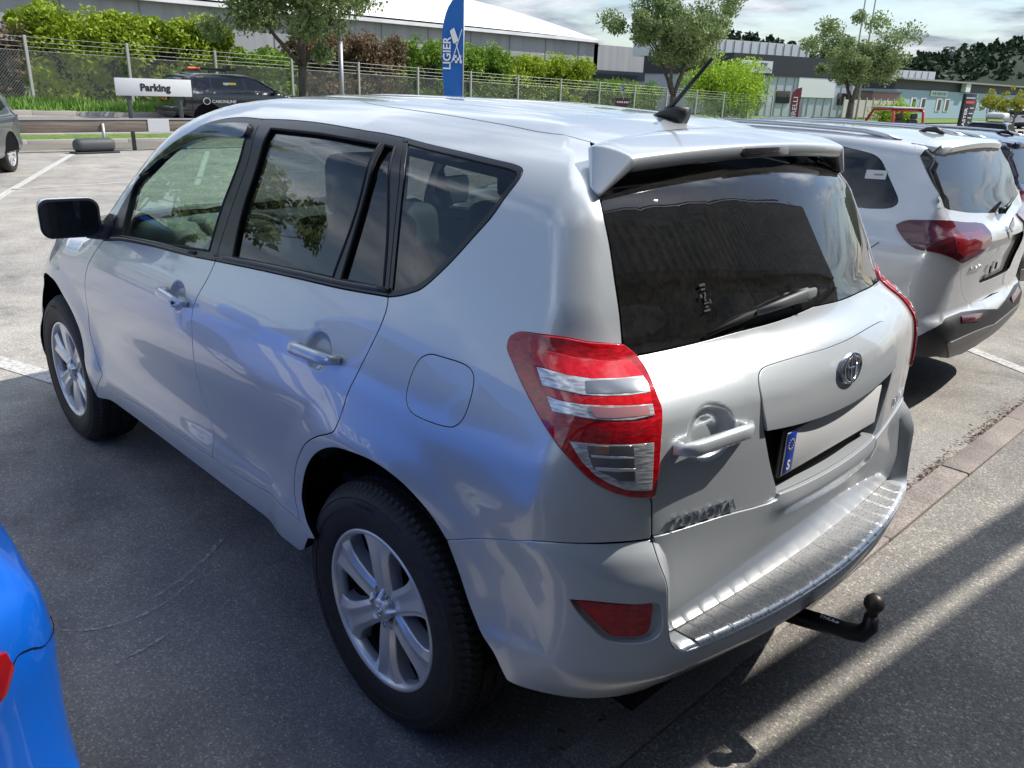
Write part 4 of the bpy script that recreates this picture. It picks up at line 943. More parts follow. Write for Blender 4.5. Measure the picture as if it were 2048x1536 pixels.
# painted lines
M_LINE=mat('line_paint',(.55,.54,.50),.8); n_=noise(M_LINE,30,6,.75); c_=ramp(M_LINE,n_,[(.36,(.20,.19,.18)),(.50,(.52,.51,.48)),(.7,(.66,.65,.62))]); M_LINE.node_tree.links.new(c_,bsdf(M_LINE).inputs['Base Color'])
def line(pts,w,name='parking_line',m=None):
    b=MB()
    for (x0,y0),(x1,y1) in zip(pts[:-1],pts[1:]):
        d=Vector((x1-x0,y1-y0,0)); nn=Vector((-d.y,d.x,0)).normalized()*w/2; a=Vector((x0,y0,.004)); c=Vector((x1,y1,.004)); b.add([a-nn,c-nn,c+nn,a+nn],[(0,1,2,3)])
    o=b.build(name,m or M_LINE); o['kind']='structure'; return o
line([(5.6,1.35),(3.40,.66),(2.4,.35)],.13)
line([(18.2,-3.95),(11.9,-1.05),(10.5,-.45)],.12)
line([(18.0,-6.9),(11.9,-3.9)],.10); line([(18.4,-9.7),(10.2,-6.0)],.12); line([(12.6,-1.35),(13.2,-7.6)],.07)
line([(.95,-5.0),(.1,-4.50),(-.33,-4.26)],.11)
line([(18.4,-12.4),(11,-9.2)],.12); line([(18.4,-16),(11,-12.5)],.12)
# scuff arcs on the dark asphalt
m=bpy.data.materials.new('scuff_mark'); m.use_nodes=True; MATS['scuff']=m; nt=m.node_tree
tr_=N(nt,'ShaderNodeBsdfTransparent'); mx_=N(nt,'ShaderNodeMixShader'); bs=bsdf(m); bs.inputs['Base Color'].default_value=(.58,.55,.51,1); bs.inputs['Roughness'].default_value=.9
n_=noise(m,45,4,.7); r_=ramp(m,n_,[(.42,(0,0,0)),(.62,(.95,.95,.95))]); nt.links.new(r_,mx_.inputs[0]); nt.links.new(tr_.outputs[0],mx_.inputs[1]); nt.links.new(bs.outputs[0],mx_.inputs[2]); nt.links.new(mx_.outputs[0],nt.nodes['Material Output'].inputs[0])
for P,w in (([(1.10,1.50),(.98,1.40),(.93,1.32),(.91,1.22),(.93,1.12),(.99,1.0),(1.05,.9)],.012),([(.98,1.16),(1.03,1.02),(1.12,.88),(1.2,.78)],.02),([(.72,1.36),(.74,1.24),(.78,1.12)],.012)):
    c=cr(P,6); line([tuple(p) for p in c],w,'scuff_mark',m)
# stains, cracks and a tar patch on the parking asphalt
m2=bpy.data.materials.new('ground_stain'); m2.use_nodes=True; MATS['ground_stain']=m2; nt=m2.node_tree
tr_=N(nt,'ShaderNodeBsdfTransparent'); mx_=N(nt,'ShaderNodeMixShader'); bs=bsdf(m2); bs.inputs['Base Color'].default_value=(.035,.033,.032,1); bs.inputs['Roughness'].default_value=.6
n_=noise(m2,7,6,.7); n8=noise(m2,1.3,3,.6); r_=ramp(m2,mth(nt,'ADD',mth(nt,'MULTIPLY',n_,.5),mth(nt,'MULTIPLY',n8,.5)),[(.52,(0,0,0)),(.66,(.22,.22,.22))]); nt.links.new(r_,mx_.inputs[0]); nt.links.new(tr_.outputs[0],mx_.inputs[1]); nt.links.new(bs.outputs[0],mx_.inputs[2]); nt.links.new(mx_.outputs[0],nt.nodes['Material Output'].inputs[0])
sheet('asphalt_stain',-.4,18,-8,8,6,4,m2,.0025,lambda x,y:0)
rc_=random.Random(5); b=MB()
for (x,y,a,L) in ((8.5,-1.2,-1.2,5),(12,-4.5,-.4,6),(.2,-2.6,-1.4,2.2),(5.5,-2.0,-2.0,4)):
    p=Vector((x,y,.0035)); pts=[p.copy()]
    for k in range(int(L/.08)): a+=rc_.gauss(0,.25); p=p+Vector((math.cos(a),math.sin(a),0))*.08; pts.append(p.copy())
    for p0,p1 in zip(pts[:-1],pts[1:]):
        d=(p1-p0).normalized(); w=rc_.uniform(.001,.004); n0=Vector((-d.y,d.x,0))*w; b.add([p0-n0,p1-n0,p1+n0,p0+n0],[(0,1,2,3)])
b.build('asphalt_crack',mat('crack_dark',(.02,.02,.02),.95)).__setitem__('kind','structure')
# ---- guard rail in front of the lot
M_WOODR=mat('rail_weathered',(.17,.13,.10),.8); n_=noise(M_WOODR,3,5,.6,stretch=(1,.3,6)); c_=ramp(M_WOODR,n_,[(.3,(.10,.08,.065)),(.7,(.24,.20,.16))]); M_WOODR.node_tree.links.new(c_,bsdf(M_WOODR).inputs['Base Color'])
M_GALV=mat('galvanised',(.42,.43,.43),.5,.6)
gr_=empty('guard_rail',(18.55,-8,0),0,'long low weathered guard rail between the parking lot and the road','guard rail')
b=MB(); b.box((0,0,.56),(.06,24,.26),bev=.03); b.build('rail_beam',M_WOODR,gr_,auto=40)
b=MB(); b.box((0,0,.71),(.09,24,.03)); b.build('rail_cap',M_GALV,gr_)
for y in (3.6,-.2,-4.2,-8.2,-11): b=MB(); b.tube([(-.06,y+3.45,0),(-.06,y+3.45,.62)],.035,8); b.build('rail_post',M_GALV,gr_,True)
b=MB(); b.box((-.04,2.0,.56),(.02,.50,.30),bev=.01); b.build('rail_sheet',mat('sheet_grey',(.5,.51,.52),.5),gr_)
wb=empty('rubber_block',(18.35,-4.47,0),.1,'dark round-ended block standing in front of the guard rail','kerb block')
b=MB(); b.box((0,0,.17),(.34,.88,.30),bev=.13,seg=5); b.build('block_body',mat('block_grey',(.06,.065,.07),.6),wb,True); b=MB(); b.box((0,0,.02),(.38,.95,.04),bev=.01); b.build('block_base',M_PLB,wb)
sg=empty('parking_sign',(18.75,-6.05,0),-.10,'white Parking sign on two dark posts by the guard rail','sign')
for y in (.55,-.60): b=MB(); b.box((0,y,.72),(.08,.08,1.44),bev=.01); b.build('sign_post',mat('post_dark',(.045,.055,.055),.5),sg,auto=40)
b=MB(); b.box((-.06,-.02,1.40),(.03,1.70,.38),bev=.008); pb=b.build('sign_board',mat('sign_white',(.60,.62,.63),.5),sg,auto=40)
text_mesh('sign_lettering','Parking',.215,frame((-.078,-.04,1.39),(0,-1,0),(0,0,1)),mat('print_black',(.02,.02,.02),.5),pb,.002,1.05,bold=.011)
# ---- road, verge, fence
kerb_run('kerb',20.35,.18,-14,14,.12,1.2,Gz,mat('concrete_kerb',(.36,.33,.31),.85))
GRASS=mat('grass',(.09,.17,.03),.95); n_=noise(GRASS,9,6,.7); c_=ramp(GRASS,n_,[(.3,(.05,.11,.018)),(.5,(.12,.22,.03)),(.72,(.26,.34,.07))]); GRASS.node_tree.links.new(c_,bsdf(GRASS).inputs['Base Color']); bump(GRASS,n_,1,.08)
sheet('verge',20.45,21.3,-60,30,.45,3,GRASS,.10)
kerb_run('kerb',21.4,.18,-14,14,.12,1.2,Gz,MATS['concrete_kerb'])
sheet('road',21.5,25.1,-160,40,.6,4,M_ROAD,.006)
sheet('path',18.9,20.25,-60,30,.45,3,M_ROAD,.006)
kerb_run('kerb',25.2,.18,-40,14,.12,1.2,Gz,MATS['concrete_kerb'])
sheet('lawn',25.3,40,-200,40,1.0,3,GRASS,.08)
GB=[mat('grass_blade%d'%0,(.14,.26,.04),.8)]
MATS['grass_blade0'].name='grass_blade'
b=MB(); rg=random.Random(11)
for i in range(9000):
    x=25.4+rg.random()**.8*2.6; y=rg.uniform(-40,0) if i%3 else rg.uniform(-14,-1); z=float(Gz(x,y))+.07; h=rg.uniform(.12,.32); a=rg.uniform(0,PI); w=.03
    b.add([(x-w*math.cos(a),y-w*math.sin(a),z),(x+w*math.cos(a),y+w*math.sin(a),z),(x+rg.uniform(-.1,.1),y+rg.uniform(-.1,.1),z+h)],[(0,1,2)])
b.build('grass',GB[0]).__setitem__('kind','stuff')
# chain link fence
m=bpy.data.materials.new('chain_link'); m.use_nodes=True; nt=m.node_tree; MATS['chain_link']=m
t=N(nt,'ShaderNodeTexCoord'); s_=N(nt,'ShaderNodeSeparateXYZ'); nt.links.new(t.outputs['Object'],s_.inputs[0])
def diag(sg_):
    a=mth(nt,'ADD',mth(nt,'MULTIPLY',s_.outputs[1],sg_/.085),mth(nt,'MULTIPLY',s_.outputs[2],1/.10)); f=mth(nt,'FRACT',a); return mth(nt,'LESS_THAN',mth(nt,'ABSOLUTE',mth(nt,'SUBTRACT',f,.5)),.045)
k=mth(nt,'MAXIMUM',diag(1),diag(-1)); tr_=N(nt,'ShaderNodeBsdfTransparent'); mx_=N(nt,'ShaderNodeMixShader'); bs=bsdf(m); bs.inputs['Base Color'].default_value=(.34,.35,.34,1); bs.inputs['Metallic'].default_value=.2; bs.inputs['Roughness'].default_value=.5
nt.links.new(k,mx_.inputs[0]); nt.links.new(tr_.outputs[0],mx_.inputs[1]); nt.links.new(bs.outputs[0],mx_.inputs[2]); nt.links.new(mx_.outputs[0],nt.nodes['Material Output'].inputs[0])
fe=empty('chain_link_fence',(28,0,0),0,'long chain link fence with barbed wire strands on concrete posts','fence')
py=[-6-3.0*i for i in range(-3,16)]
ft=lambda y: min(2.66+(y+6)*.0215,2.75)
M_CONP=mat('concrete_post',(.42,.41,.39),.8)
for y in py:
    g0=float(Gz(28,y)); b=MB(); b.box((0,y,(g0+ft(y))/2),(.085,.085,ft(y)-g0),bev=.01,seg=1); b.build('fence_post',M_CONP,fe)
b=MB()
for y0,y1 in zip(py[:-1],py[1:]):
    b.add([(.05,y0,float(Gz(28,y0))),(.05,y1,float(Gz(28,y1))),(.05,y1,ft(y1)-.42),(.05,y0,ft(y0)-.42)],[(0,1,2,3)])
b.build('wire_mesh',m,fe)
for dz in (.04,.18,.32,.43):
    b=MB(); b.tube([(.0,y,ft(y)-dz-.0) for y in py],.005,4); b.build('barbed_wire',M_GALV,fe)
# ============================================================ vegetation
def leafmat(name,c0,c1,tr=.25):
    m=mat(name,c0,.65,spec=.3); n=noise(m,1.1,4,.6); n5=noise(m,24,2,.5); f=mth(m.node_tree,'ADD',mth(m.node_tree,'MULTIPLY',n,.6),mth(m.node_tree,'MULTIPLY',n5,.4)); c=ramp(m,f,[(.36,c0),(.62,c1)]); nt=m.node_tree; nt.links.new(c,bsdf(m).inputs['Base Color'])
    t=N(nt,'ShaderNodeBsdfTranslucent'); nt.links.new(c,t.inputs[0]); x=N(nt,'ShaderNodeMixShader'); x.inputs[0].default_value=tr; nt.links.new(bsdf(m).outputs[0],x.inputs[1]); nt.links.new(t.outputs[0],x.inputs[2]); nt.links.new(x.outputs[0],nt.nodes['Material Output'].inputs[0]); return m
M_BARK=mat('bark',(.10,.085,.07),.9); n_=noise(M_BARK,14,5,.7,stretch=(1,1,.3)); c_=ramp(M_BARK,n_,[(.3,(.045,.038,.03)),(.7,(.17,.15,.12))]); M_BARK.node_tree.links.new(c_,bsdf(M_BARK).inputs['Base Color']); bump(M_BARK,n_,.6,.02)
L_TREE=leafmat('whitebeam_leaf',(.10,.16,.05),(.34,.42,.18)); L_HEDGE=leafmat('hedge_leaf',(.13,.22,.012),(.40,.50,.04)); L_HEDGE2=leafmat('hedge_leaf_deep',(.08,.17,.018),(.25,.38,.04)); L_RED=leafmat('hedge_leaf_red',(.10,.085,.045),(.26,.17,.10)); L_YEL=leafmat('bush_leaf_lime',(.22,.36,.02),(.45,.60,.06)); L_DARK=leafmat('pine_needles',(.014,.032,.014),(.045,.080,.032),.05); L_YT=leafmat('young_tree_leaf',(.16,.22,.03),(.45,.42,.05))
def leaves(P,size,rg,V,F,asp=.5,tilt=1.0):
    for p in P:
        s=size*rg.uniform(.6,1.3); d=Vector((rg.gauss(0,1),rg.gauss(0,1),rg.gauss(0,1)*tilt)).normalized(); e=d.cross(Vector((rg.gauss(0,1),rg.gauss(0,1),rg.gauss(0,1)))).normalized()*s*asp; d=d*s; p=Vector(p); k=len(V)
        V+=[p-d,p+e,p+d,p-e]; F.append((k,k+1,k+2,k+3))
def tree(name,loc,h,r,trunk_h,label,lm,nl=7000,ls=.085,seed=1,lean=0,tr=.16,cz=.62,squash=.8,group=None,cat='tree',blobs=16):
    rg=random.Random(seed); root=empty(name,loc,0,label,cat,group); b=MB()
    def limb(p,d,l,r0,dep,ends):
        pts=[p];R=[r0];n=5
        for i in range(n):
            d=(d+Vector((rg.gauss(0,.13),rg.gauss(0,.13),rg.gauss(0,.08)+.05))).normalized(); p=p+d*l/n; pts.append(p); R.append(r0*(1-.5*(i+1)/n))
        b.tube(pts,R,7 if dep<2 else 5)
        ends.append((p,dep))
        if dep<3:
            for k in range(3 if dep else 5):
                a=rg.uniform(0,2*PI); u=Vector((math.cos(a),math.sin(a),rg.uniform(.05,.75))).normalized(); nd=(d*.45+u*.9).normalized(); limb(pts[rg.randint(3,5)],nd,l*rg.uniform(.6,.85),R[-1]*.8,dep+1,ends)
        return p
    ends=[]; pts=[Vector((0,0,-.1)),Vector((lean*.3,0,trunk_h*.5)),Vector((lean,0,trunk_h))]; b.tube(pts,[tr*1.25,tr,tr*.9],10)
    for k in range(4):
        a=k*PI/2+rg.uniform(-.5,.5); limb(pts[-1],Vector((math.cos(a)*.75,math.sin(a)*.75,.9)).normalized(),(h-trunk_h)*.36,tr*.6,1,ends)
    b.build('trunk',M_BARK,root,True)
    V=[];F=[]; C=Vector((lean,0,trunk_h+(h-trunk_h)*.52)); hh=(h-trunk_h)*.52
    cen=[]
    for (e,dep) in ends:
        q=e-C; k=math.sqrt((q.x/r)**2+(q.y/r)**2+(q.z/hh)**2)
        if k<1.1: cen.append((e,rg.uniform(.10,.2)*r))
    while len(cen)<blobs*4:
        u=Vector((rg.gauss(0,1),rg.gauss(0,1),rg.gauss(0,1))).normalized()*rg.uniform(.45,1.0); cen.append((C+Vector((u.x*r,u.y*r,u.z*hh)),rg.uniform(.09,.22)*r))
    P=[]
    for i in range(nl):
        c,rad=cen[rg.randrange(len(cen))]; u=Vector((rg.gauss(0,1),rg.gauss(0,1),rg.gauss(0,1))).normalized()*rad*rg.uniform(.3,1.15); P.append(c+Vector((u.x,u.y,u.z*squash)))
    leaves(P,ls,rg,V,F); mesh('crown',V,F,lm,root)
    return root

tree('roadside_tree',(24.1,-13.15,.40),6.8,3.9,1.7,'grey-green tree left of the blue beach flag, above the black car',L_TREE,nl=32000,ls=.075,seed=3,tr=.15,cat='tree',group='grey-green trees along the road')
tree('roadside_tree',(22.0,-31.2,.0),7.3,3.5,1.5,'grey-green tree between the white hall and the lime bush',L_TREE,nl=30000,ls=.08,seed=8,tr=.17,group='grey-green trees along the road')
tree('roadside_tree',(20.5,-46.5,.0),6.6,4.0,1.5,'grey-green tree in front of the pale blue building',L_TREE,nl=27000,ls=.09,seed=21,tr=.20,group='grey-green trees along the road')
def hedge(name,y0,y1,x,h,dep,label,lm,n,seed,ls=.08,top=.5,base=.4):
    n=int(n*1.45)
    rg=random.Random(seed); root=empty(name,(x,(y0+y1)/2,float(Gz(x,(y0+y1)/2))),0,label,'hedge'); L=abs(y1-y0); P=[]
    cl=[(rg.uniform(-dep*.5,dep*.4),rg.uniform(-L/2,L/2),h*(1-rg.random()*.97),rg.uniform(.28,.7)) for _ in range(int(L*h*4.2))]
    for k in range(int(L*5)): cl.append((rg.uniform(-dep*.5,dep*.3),rg.uniform(-L/2,L/2),h*rg.uniform(.80,.98),rg.uniform(.25,.5)))
    V=[];F=[]
    for i in range(n):
        c=cl[rg.randrange(len(cl))]; u=Vector((rg.gauss(0,1),rg.gauss(0,1),rg.gauss(0,1))).normalized()*c[3]*rg.uniform(.5,1.1); P.append((c[0]+u.x,c[1]+u.y,max(.1,c[2]-c[3]*.5+u.z)))
    leaves(P,ls,rg,V,F,.5); mesh('foliage',V,F,lm,root)
    b=MB()
    for k in range(int(L*1.2)):
        yy=rg.uniform(-L/2,L/2); b.tube([(0,yy,0),(rg.uniform(-.3,.3),yy+rg.uniform(-.4,.4),h*.55),(rg.uniform(-.4,.4),yy+rg.uniform(-.7,.7),h*.85)],[.03,.02,.01],5)
    b.build('stems',M_BARK,root)
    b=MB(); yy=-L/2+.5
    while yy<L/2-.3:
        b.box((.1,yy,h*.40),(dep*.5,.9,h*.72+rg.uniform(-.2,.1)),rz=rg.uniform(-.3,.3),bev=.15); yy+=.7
    b.build('light_block_core',mat('light_block_core',(.020,.022,.012),.95),root)  # dark boxes added inside the foliage to block light
    return root
hedge('hedge',-6.2,1,29.6,2.4,1.4,'brownish hedge at the far left behind the fence',L_RED,9000,2)
hedge('hedge',-13.2,-6.3,29.7,3.0,1.5,'tall bright yellow-green hedge left of the first roadside tree',L_HEDGE,34000,5)
hedge('hedge',-16.2,-13.4,29.6,2.3,1.3,'darker green hedge behind the first roadside tree trunk',L_HEDGE2,9000,6)
hedge('hedge',-21.2,-16.0,29.8,3.1,1.5,'reddish brown hedge behind the fence beside the lamp post',L_RED,15000,7)
hedge('hedge',-27.5,-20.8,30.0,3.2,1.8,'green hedge with reddish tips right behind the beach flag',L_HEDGE2,17000,9)
hedge('hedge',-34.2,-27.0,30.2,3.1,1.8,'rounded bright green hedge below the white hall',L_HEDGE,20000,10)
hedge('hedge',-40.5,-34.0,30.0,2.2,1.5,'low green hedge behind the second roadside tree',L_HEDGE2,9000,12)
def bush(name,loc,r,h,label,lm,n,seed,ls=.10,cat='bush'):
    rg=random.Random(seed); root=empty(name,loc,0,label,cat); V=[];F=[];P=[]
    cl=[]
    for k in range(60):
        u=Vector((rg.gauss(0,1),rg.gauss(0,1),rg.gauss(0,1))).normalized()*rg.uniform(.3,.85); cl.append((u.x*r,u.y*r,h*.5+u.z*h*.5,rg.uniform(.15,.33)*r))
    for i in range(n):
        c=cl[rg.randrange(60)]; u=Vector((rg.gauss(0,1),rg.gauss(0,1),rg.gauss(0,1))).normalized()*c[3]*rg.uniform(.4,1.1); P.append((c[0]+u.x,c[1]+u.y,max(.05,c[2]+u.z)))
    leaves(P,ls,rg,V,F); mesh('foliage',V,F,lm,root); b=MB()
    for k in range(9):
        a=k*.7; b.tube([(0,0,0),(r*.4*math.cos(a),r*.4*math.sin(a),h*.5),(r*.6*math.cos(a),r*.6*math.sin(a),h*.8)],[.04,.03,.01],5)
    b.build('stems',M_BARK,root); return root
bush('lime_bush',(30,-48.3,0),3.4,4.2,'big lime green bush behind the fence right of the antenna',L_YEL,13000,31,.11)
bush('green_bush',(31,-52.6,0),1.8,2.8,'dark green bush on the right edge of the lime bush',L_HEDGE2,4000,32)
bush('low_bush',(22,-56.5,0),1.6,1.7,'small pale green bush near the third roadside tree',L_YEL,3000,33,.10)

# ============================================================ neighbouring cars (shared shell shape, own paint and scale)
def vside(x,z):
    w=itp(z,[.2,.35,.5,.7,.88,.98,1.05,1.1,1.3,1.5,1.58],[.78,.86,.885,.882,.885,.872,.835,.81,.73,.655,.60])
    return w-np.clip(.5-x,0,2)**2*.12-np.clip(x-3,0,3)**2*.03-np.clip(z-1,0,1)*np.clip(.9-x,0,2)*.05
def vrear(y,z):
    x=itp(z,[.2,.32,.45,.52,.58,.64,.8,.95,1.02,1.08,1.14,1.3,1.5,1.6],[.10,.03,-.03,-.04,-.03,.02,.01,-.01,.0,.06,.10,.18,.30,.38])
    return x+.08*y*y
def vroof(x,y):
    xx=x-.12*(1-np.minimum(y*y/.42,1.3))*np.clip((x-2.0)/.6,0,1)
    return itp(xx,[.1,.4,.8,1.4,2.0,2.3,2.7,3.1,3.35,3.8,4.1],[1.50,1.525,1.555,1.565,1.55,1.49,1.27,1.06,1.02,.95,.85])-.07*y*y
def vfront(y,z): return itp(z,[.2,.5,.8,1.0],[4.05,4.13,4.12,4.0])-.22*y*y
def FV(P):
    x,y,z=P[...,0],np.abs(P[...,1]),P[...,2]; x=np.clip(x,-3,6);y=np.clip(y,0,3);z=np.clip(z,-.5,3)
    a=y-vside(x,z);b=(vrear(y,z)-x)*itp(z,[1,1.3],[1,.87]);c=z-vroof(x,y);e=(x-vfront(y,z))*.9
    return smax(smax(smax(a,b,itp(z,[.4,.9,1.1,1.2],[.18,.16,.09,.025])),c,.07),e,.18)
VH=Shell(FV,.72,.75,3.5); VC=.75-PI/2*RR; VFC=3.5+PI/2*RR
Q={k:np.array(v)/1000 for k,v in VS.items()}
def vv(L,c=False):
    q=VH.uv(L); return cr(q,4) if c else q
def small_wheel(x,s,par,R=.335,yo=.86):
    e=bpy.data.objects.new('wheel',None); COL.objects.link(e); e.parent=par; e.location=(x,s*yo,R); e.rotation_euler=(0,0,0 if s>0 else PI)
    b=MB(); b.lathe([(R-.115,-.02),(R-.09,.0),(R-.04,.004),(R-.015,-.008),(R,-.035),(R,-.17),(R-.02,-.20),(R-.11,-.20)],48); b.build('tyre',M_TYRE,e,auto=40)
    b=MB(); b.lathe([(R-.125,-.18),(R-.125,-.05),(R-.118,-.012),(R-.108,-.008)],40)
    for k in range(10):
        a=k*2*PI/10; V=[]; ca,sa=math.cos(a),math.sin(a)
        for r_,w_,h_ in ((.03,.018,-.02),(R-.12,.014,-.014)):
            for t_,d_ in ((-1,-.03),(-1,-.004),(1,-.004),(1,-.03)): V.append((r_*ca-w_*t_*sa,h_+d_,r_*sa+w_*t_*ca))
        b.add(V,[(0,1,5,4),(1,2,6,5),(2,3,7,6)])
    b.lathe([(0,-.012),(.035,-.014),(.045,-.03)],20); b.lathe([(0,-.12),(R-.13,-.12)],24)
    b.build('rim',M_ALU,e,auto=35)
    return e
def vcar(root,pm,hi=True,rails=True,white_lamps=False,black_clad=True,gl=None,sign=True):
    gl=gl or M_GLB; hh=.04 if hi else .09
    ar=lambda cx:[(cx+.40*math.cos(a),.88,.34+.40*math.sin(a)) for a in np.linspace(-.12,PI+.12,15)]
    roofl=vv([(.414,.629,1.475),(.8,.60,1.53),(1.4,.59,1.545),(2.0,.60,1.53)],True)
    apil=vv([(2.25,.62,1.49),(2.6,.68,1.33),(3.0,.76,1.12),(3.10,.79,1.05)],True)
    hoodl=vv([(3.2,.80,1.02),(3.6,.76,.97),(3.95,.60,.90)],True)
    frontl=vv([(4.05,.40,.86),(4.12,.001,.85)]); botf=vv([(4.07,.001,.25),(4.0,.4,.25),(3.75,.80,.28)])
    low=np.vstack([vv(ar(3.30)),vv([(2.9,.88,.27),(1.25,.88,.27)]),vv(ar(.80))])
    tg=cr(Q['v_tgap'][:6],3); cg_=Q['v_gap']
    bt=Q['v_btop'][:5]
    outer=np.vstack([cg_[::-1],roofl,apil,hoodl,frontl,botf,low,vv([(.39,.86,.36),(.25,.87,.40)]),bt,[(VC,float(vv([(-.035,.0001,.555)])[0][1]))],[(VC,float(vv([(.0,.0001,.625)])[0][1]))],tg[::-1][:-1],vv([(.10,.70,1.0)])])
    win=[]
    qw=cr(np.vstack([Q['v_qw'],vv([(.90,.80,1.105),(.93,.68,1.45)]),Q['v_qw'][:1]]),3)[:-1]
    win.append(vv([(x,.7,z) for x,z in ((1.0,1.10),(1.02,1.45),(1.85,1.46),(1.90,1.08))]))
    win.append(vv([(x,.7,z) for x,z in ((1.98,1.08),(1.93,1.46),(2.2,1.44),(2.55,1.29),(2.85,1.12),(2.9,1.07))]))
    win.insert(0,qw)
    panel('body_side',[outer]+win,VH,pm,root,gap=.0,h=hh,mirror=True,flmat=M_VOID,F=None,depth=.02)
    for w in win: panel('side_window',[w],VH,gl,root,gap=.002,off=-.004,rim=False,h=.08,mirror=True)
    # tailgate with window
    glt=[(VC,float(vv([(.30,.0001,1.475)])[0][1]))]
    gt=cr(np.vstack([Q['v_glass'][:6],vv([(.09,.05,1.118)]),[(VC,float(vv([(.09,.0001,1.117)])[0][1]))]]),3)
    gtop=vv([(.36,.62,1.45),(.33,.4,1.475),(.31,.0001,1.48)],True)
    gloop=np.vstack([gt,mir(gt,VC),mir(gtop,VC)[:0],gtop[::-1]*[1,1]]) if 0 else np.vstack([gtop[::-1],gt,mir(gt,VC),mir(gtop[::-1],VC)])
    tgl=np.vstack([vv([(.395,.0001,1.52),(.41,.4,1.51),(.42,.60,1.485)]),cg_,vv([(.10,.70,1.0)]),tg,[(VC,float(vv([(.0,.0001,.632)])[0][1]))]])
    rc=vv([(0,.0001,.99),(0,.33,.99),(0,.36,.96),(0,.32,.76),(0,.29,.745),(0,.0001,.745)])
    t=panel('tailgate',[np.vstack([tgl,mir(tgl,VC)]),gloop,np.vstack([rc,mir(rc,VC)])],VH,pm,root,h=hh,flmat=M_VOID,gap=.0025)
    panel('rear_window',[gloop],VH,gl,t,gap=.001,off=-.002,rim=False,h=.06)
    panel('plate_recess',[np.vstack([rc,mir(rc,VC)])],VH,pm,t,gap=-.004,off=-.03,rim=False,h=.06)
    # roof etc
    re=VH.pt(roofl)[:,:2]; ap=VH.pt(apil)[:,:2]; hd=VH.pt(hoodl)[:,:2]
    def zpan(name,half,m,**k):
        half=np.array(half); half[:,1]=np.clip(half[:,1]-.001,0,2); L=np.vstack([half,(half*[1,-1])[::-1][1:-1]]) ; panel(name,[L],VH,m,root,mode='z',**k)
    zpan('roof',[(.40,0),(.41,.4)]+list(map(tuple,re))+[(2.3,.45),(2.36,.2),(2.37,0)],pm,h=hh*1.4,flmat=M_VOID,gap=.0)
    zpan('windshield',[(2.37,0),(2.36,.2),(2.3,.45)]+list(map(tuple,ap))+[(3.2,.6),(3.3,.3),(3.33,0)],gl,h=.12,rim=False,gap=.002)
    zpan('hood',[(3.33,0),(3.3,.3),(3.2,.6)]+list(map(tuple,hd))+[(4.0,.4),(4.05,0)],pm,h=.12,gap=0)
    # lower black bumper, bottom and cladding
    bb=[vv([(.39,.86,.34)])[0]]+list(Q['v_bbot'])+list(vv([(.06,.5,.345),(.05,.25,.31),(.05,.0001,.31)]))
    lb=np.vstack([bb[::-1],vv([(.39,.86,.36),(.25,.87,.40)]),bt,[(VC,float(vv([(-.035,.0001,.553)])[0][1]))]])
    bmat=M_PLB if black_clad else pm
    bu=panel('rear_bumper',[lb],VH,bmat,root,gap=.0,h=.05,off=.004,mirror=True,flmat=M_VOID)
    if hi:
        di=np.vstack([Q['v_dif'][1:4],vv([(-.02,.0001,.47),(.0,.0001,.33),(.02,.30,.33),(.06,.52,.36)])])
        panel('bumper_insert',[di],VH,mat('satin_silver',(.17,.17,.17),.4,.5),bu[0],gap=.0,off=.012,h=.05,mirror=True,bevel=.003)
        panel('bumper_reflector',[Q['v_refl']],VH,mat('deep_red_lens',(.10,.003,.010),.08,0,1,0),bu[0],gap=0,off=.009,h=.05,mirror=True)
    # lamps
    lm=cr(np.vstack([Q['v_lamp'],Q['v_lamp'][:1]]),3)[:-1]
    la=panel('tail_lamp',[lm],VH,mat('deep_red_lens',(.10,.003,.010),.08,0,1,0),root,gap=0,off=.012,depth=.02,h=.03,mirror=True,bevel=.004)
    if hi:
        inn=vv([(.09,.76,1.05),(.06,.42,1.045),(.03,.40,1.0),(.02,.56,.95),(.035,.68,.935),(.08,.74,.97)])
        panel('lamp_core',[inn],VH,mat('core_red',(.22,.004,.008),.1,0,1,0),la[0],gap=0,off=.0135,depth=.002,h=.03)
    hl=vv([(3.62,.80,.86),(3.95,.66,.84),(4.06,.42,.80),(4.06,.42,.70),(3.9,.68,.70),(3.7,.80,.74)])
    panel('headlight',[hl],VH,mat('headlight_lens',(.55,.56,.55),.1,.6,1),root,gap=0,off=.004,h=.06,mirror=True)
    gri=vv([(4.07,.40,.80),(4.10,.2,.80),(4.12,.001,.80),(4.12,.001,.55),(4.08,.3,.55)]); panel('grille',[gri],VH,M_PLB,root,gap=0,off=.004,h=.08,mirror=True)
    mb=MB(); mb.box((2.0,0,.36),(3.5,1.30,.14)); mb.box((2.05,0,.30),(1.6,1.62,.08)); mb.box((.32,0,.40),(.4,1.3,.1)); 
    for cx in (.80,3.30):
        for s in (1,-1): mb.box((cx,s*.70,.56),(.86,.34,.36))
    mb.build('underbody',M_VOID,root)
    # spoiler
    V=[];F=[];n=22
    for i in range(n+1):
        y=-.60+1.2*i/n; e=max(0,(abs(y)-.52)/.08); zt=float(vroof(np.array(.40),np.array(y)))
        V+=[(.44,y,zt+.0),(.30,y,zt-.005-.01*e),(.255+.05*e+.06*y*y,y,zt-.028-.02*e),(.26+.05*e+.06*y*y,y,zt-.055-.03*e),(.33,y,zt-.075),(.42,y,zt-.07)]
    for i in range(n): F+=[(i*6+j,i*6+(j+1)%6,(i+1)*6+(j+1)%6,(i+1)*6+j) for j in range(6)]
    F+=[tuple(range(6))[::-1],tuple(range(n*6,n*6+6))]
    mesh('roof_spoiler',V,F,pm,t,auto=50)
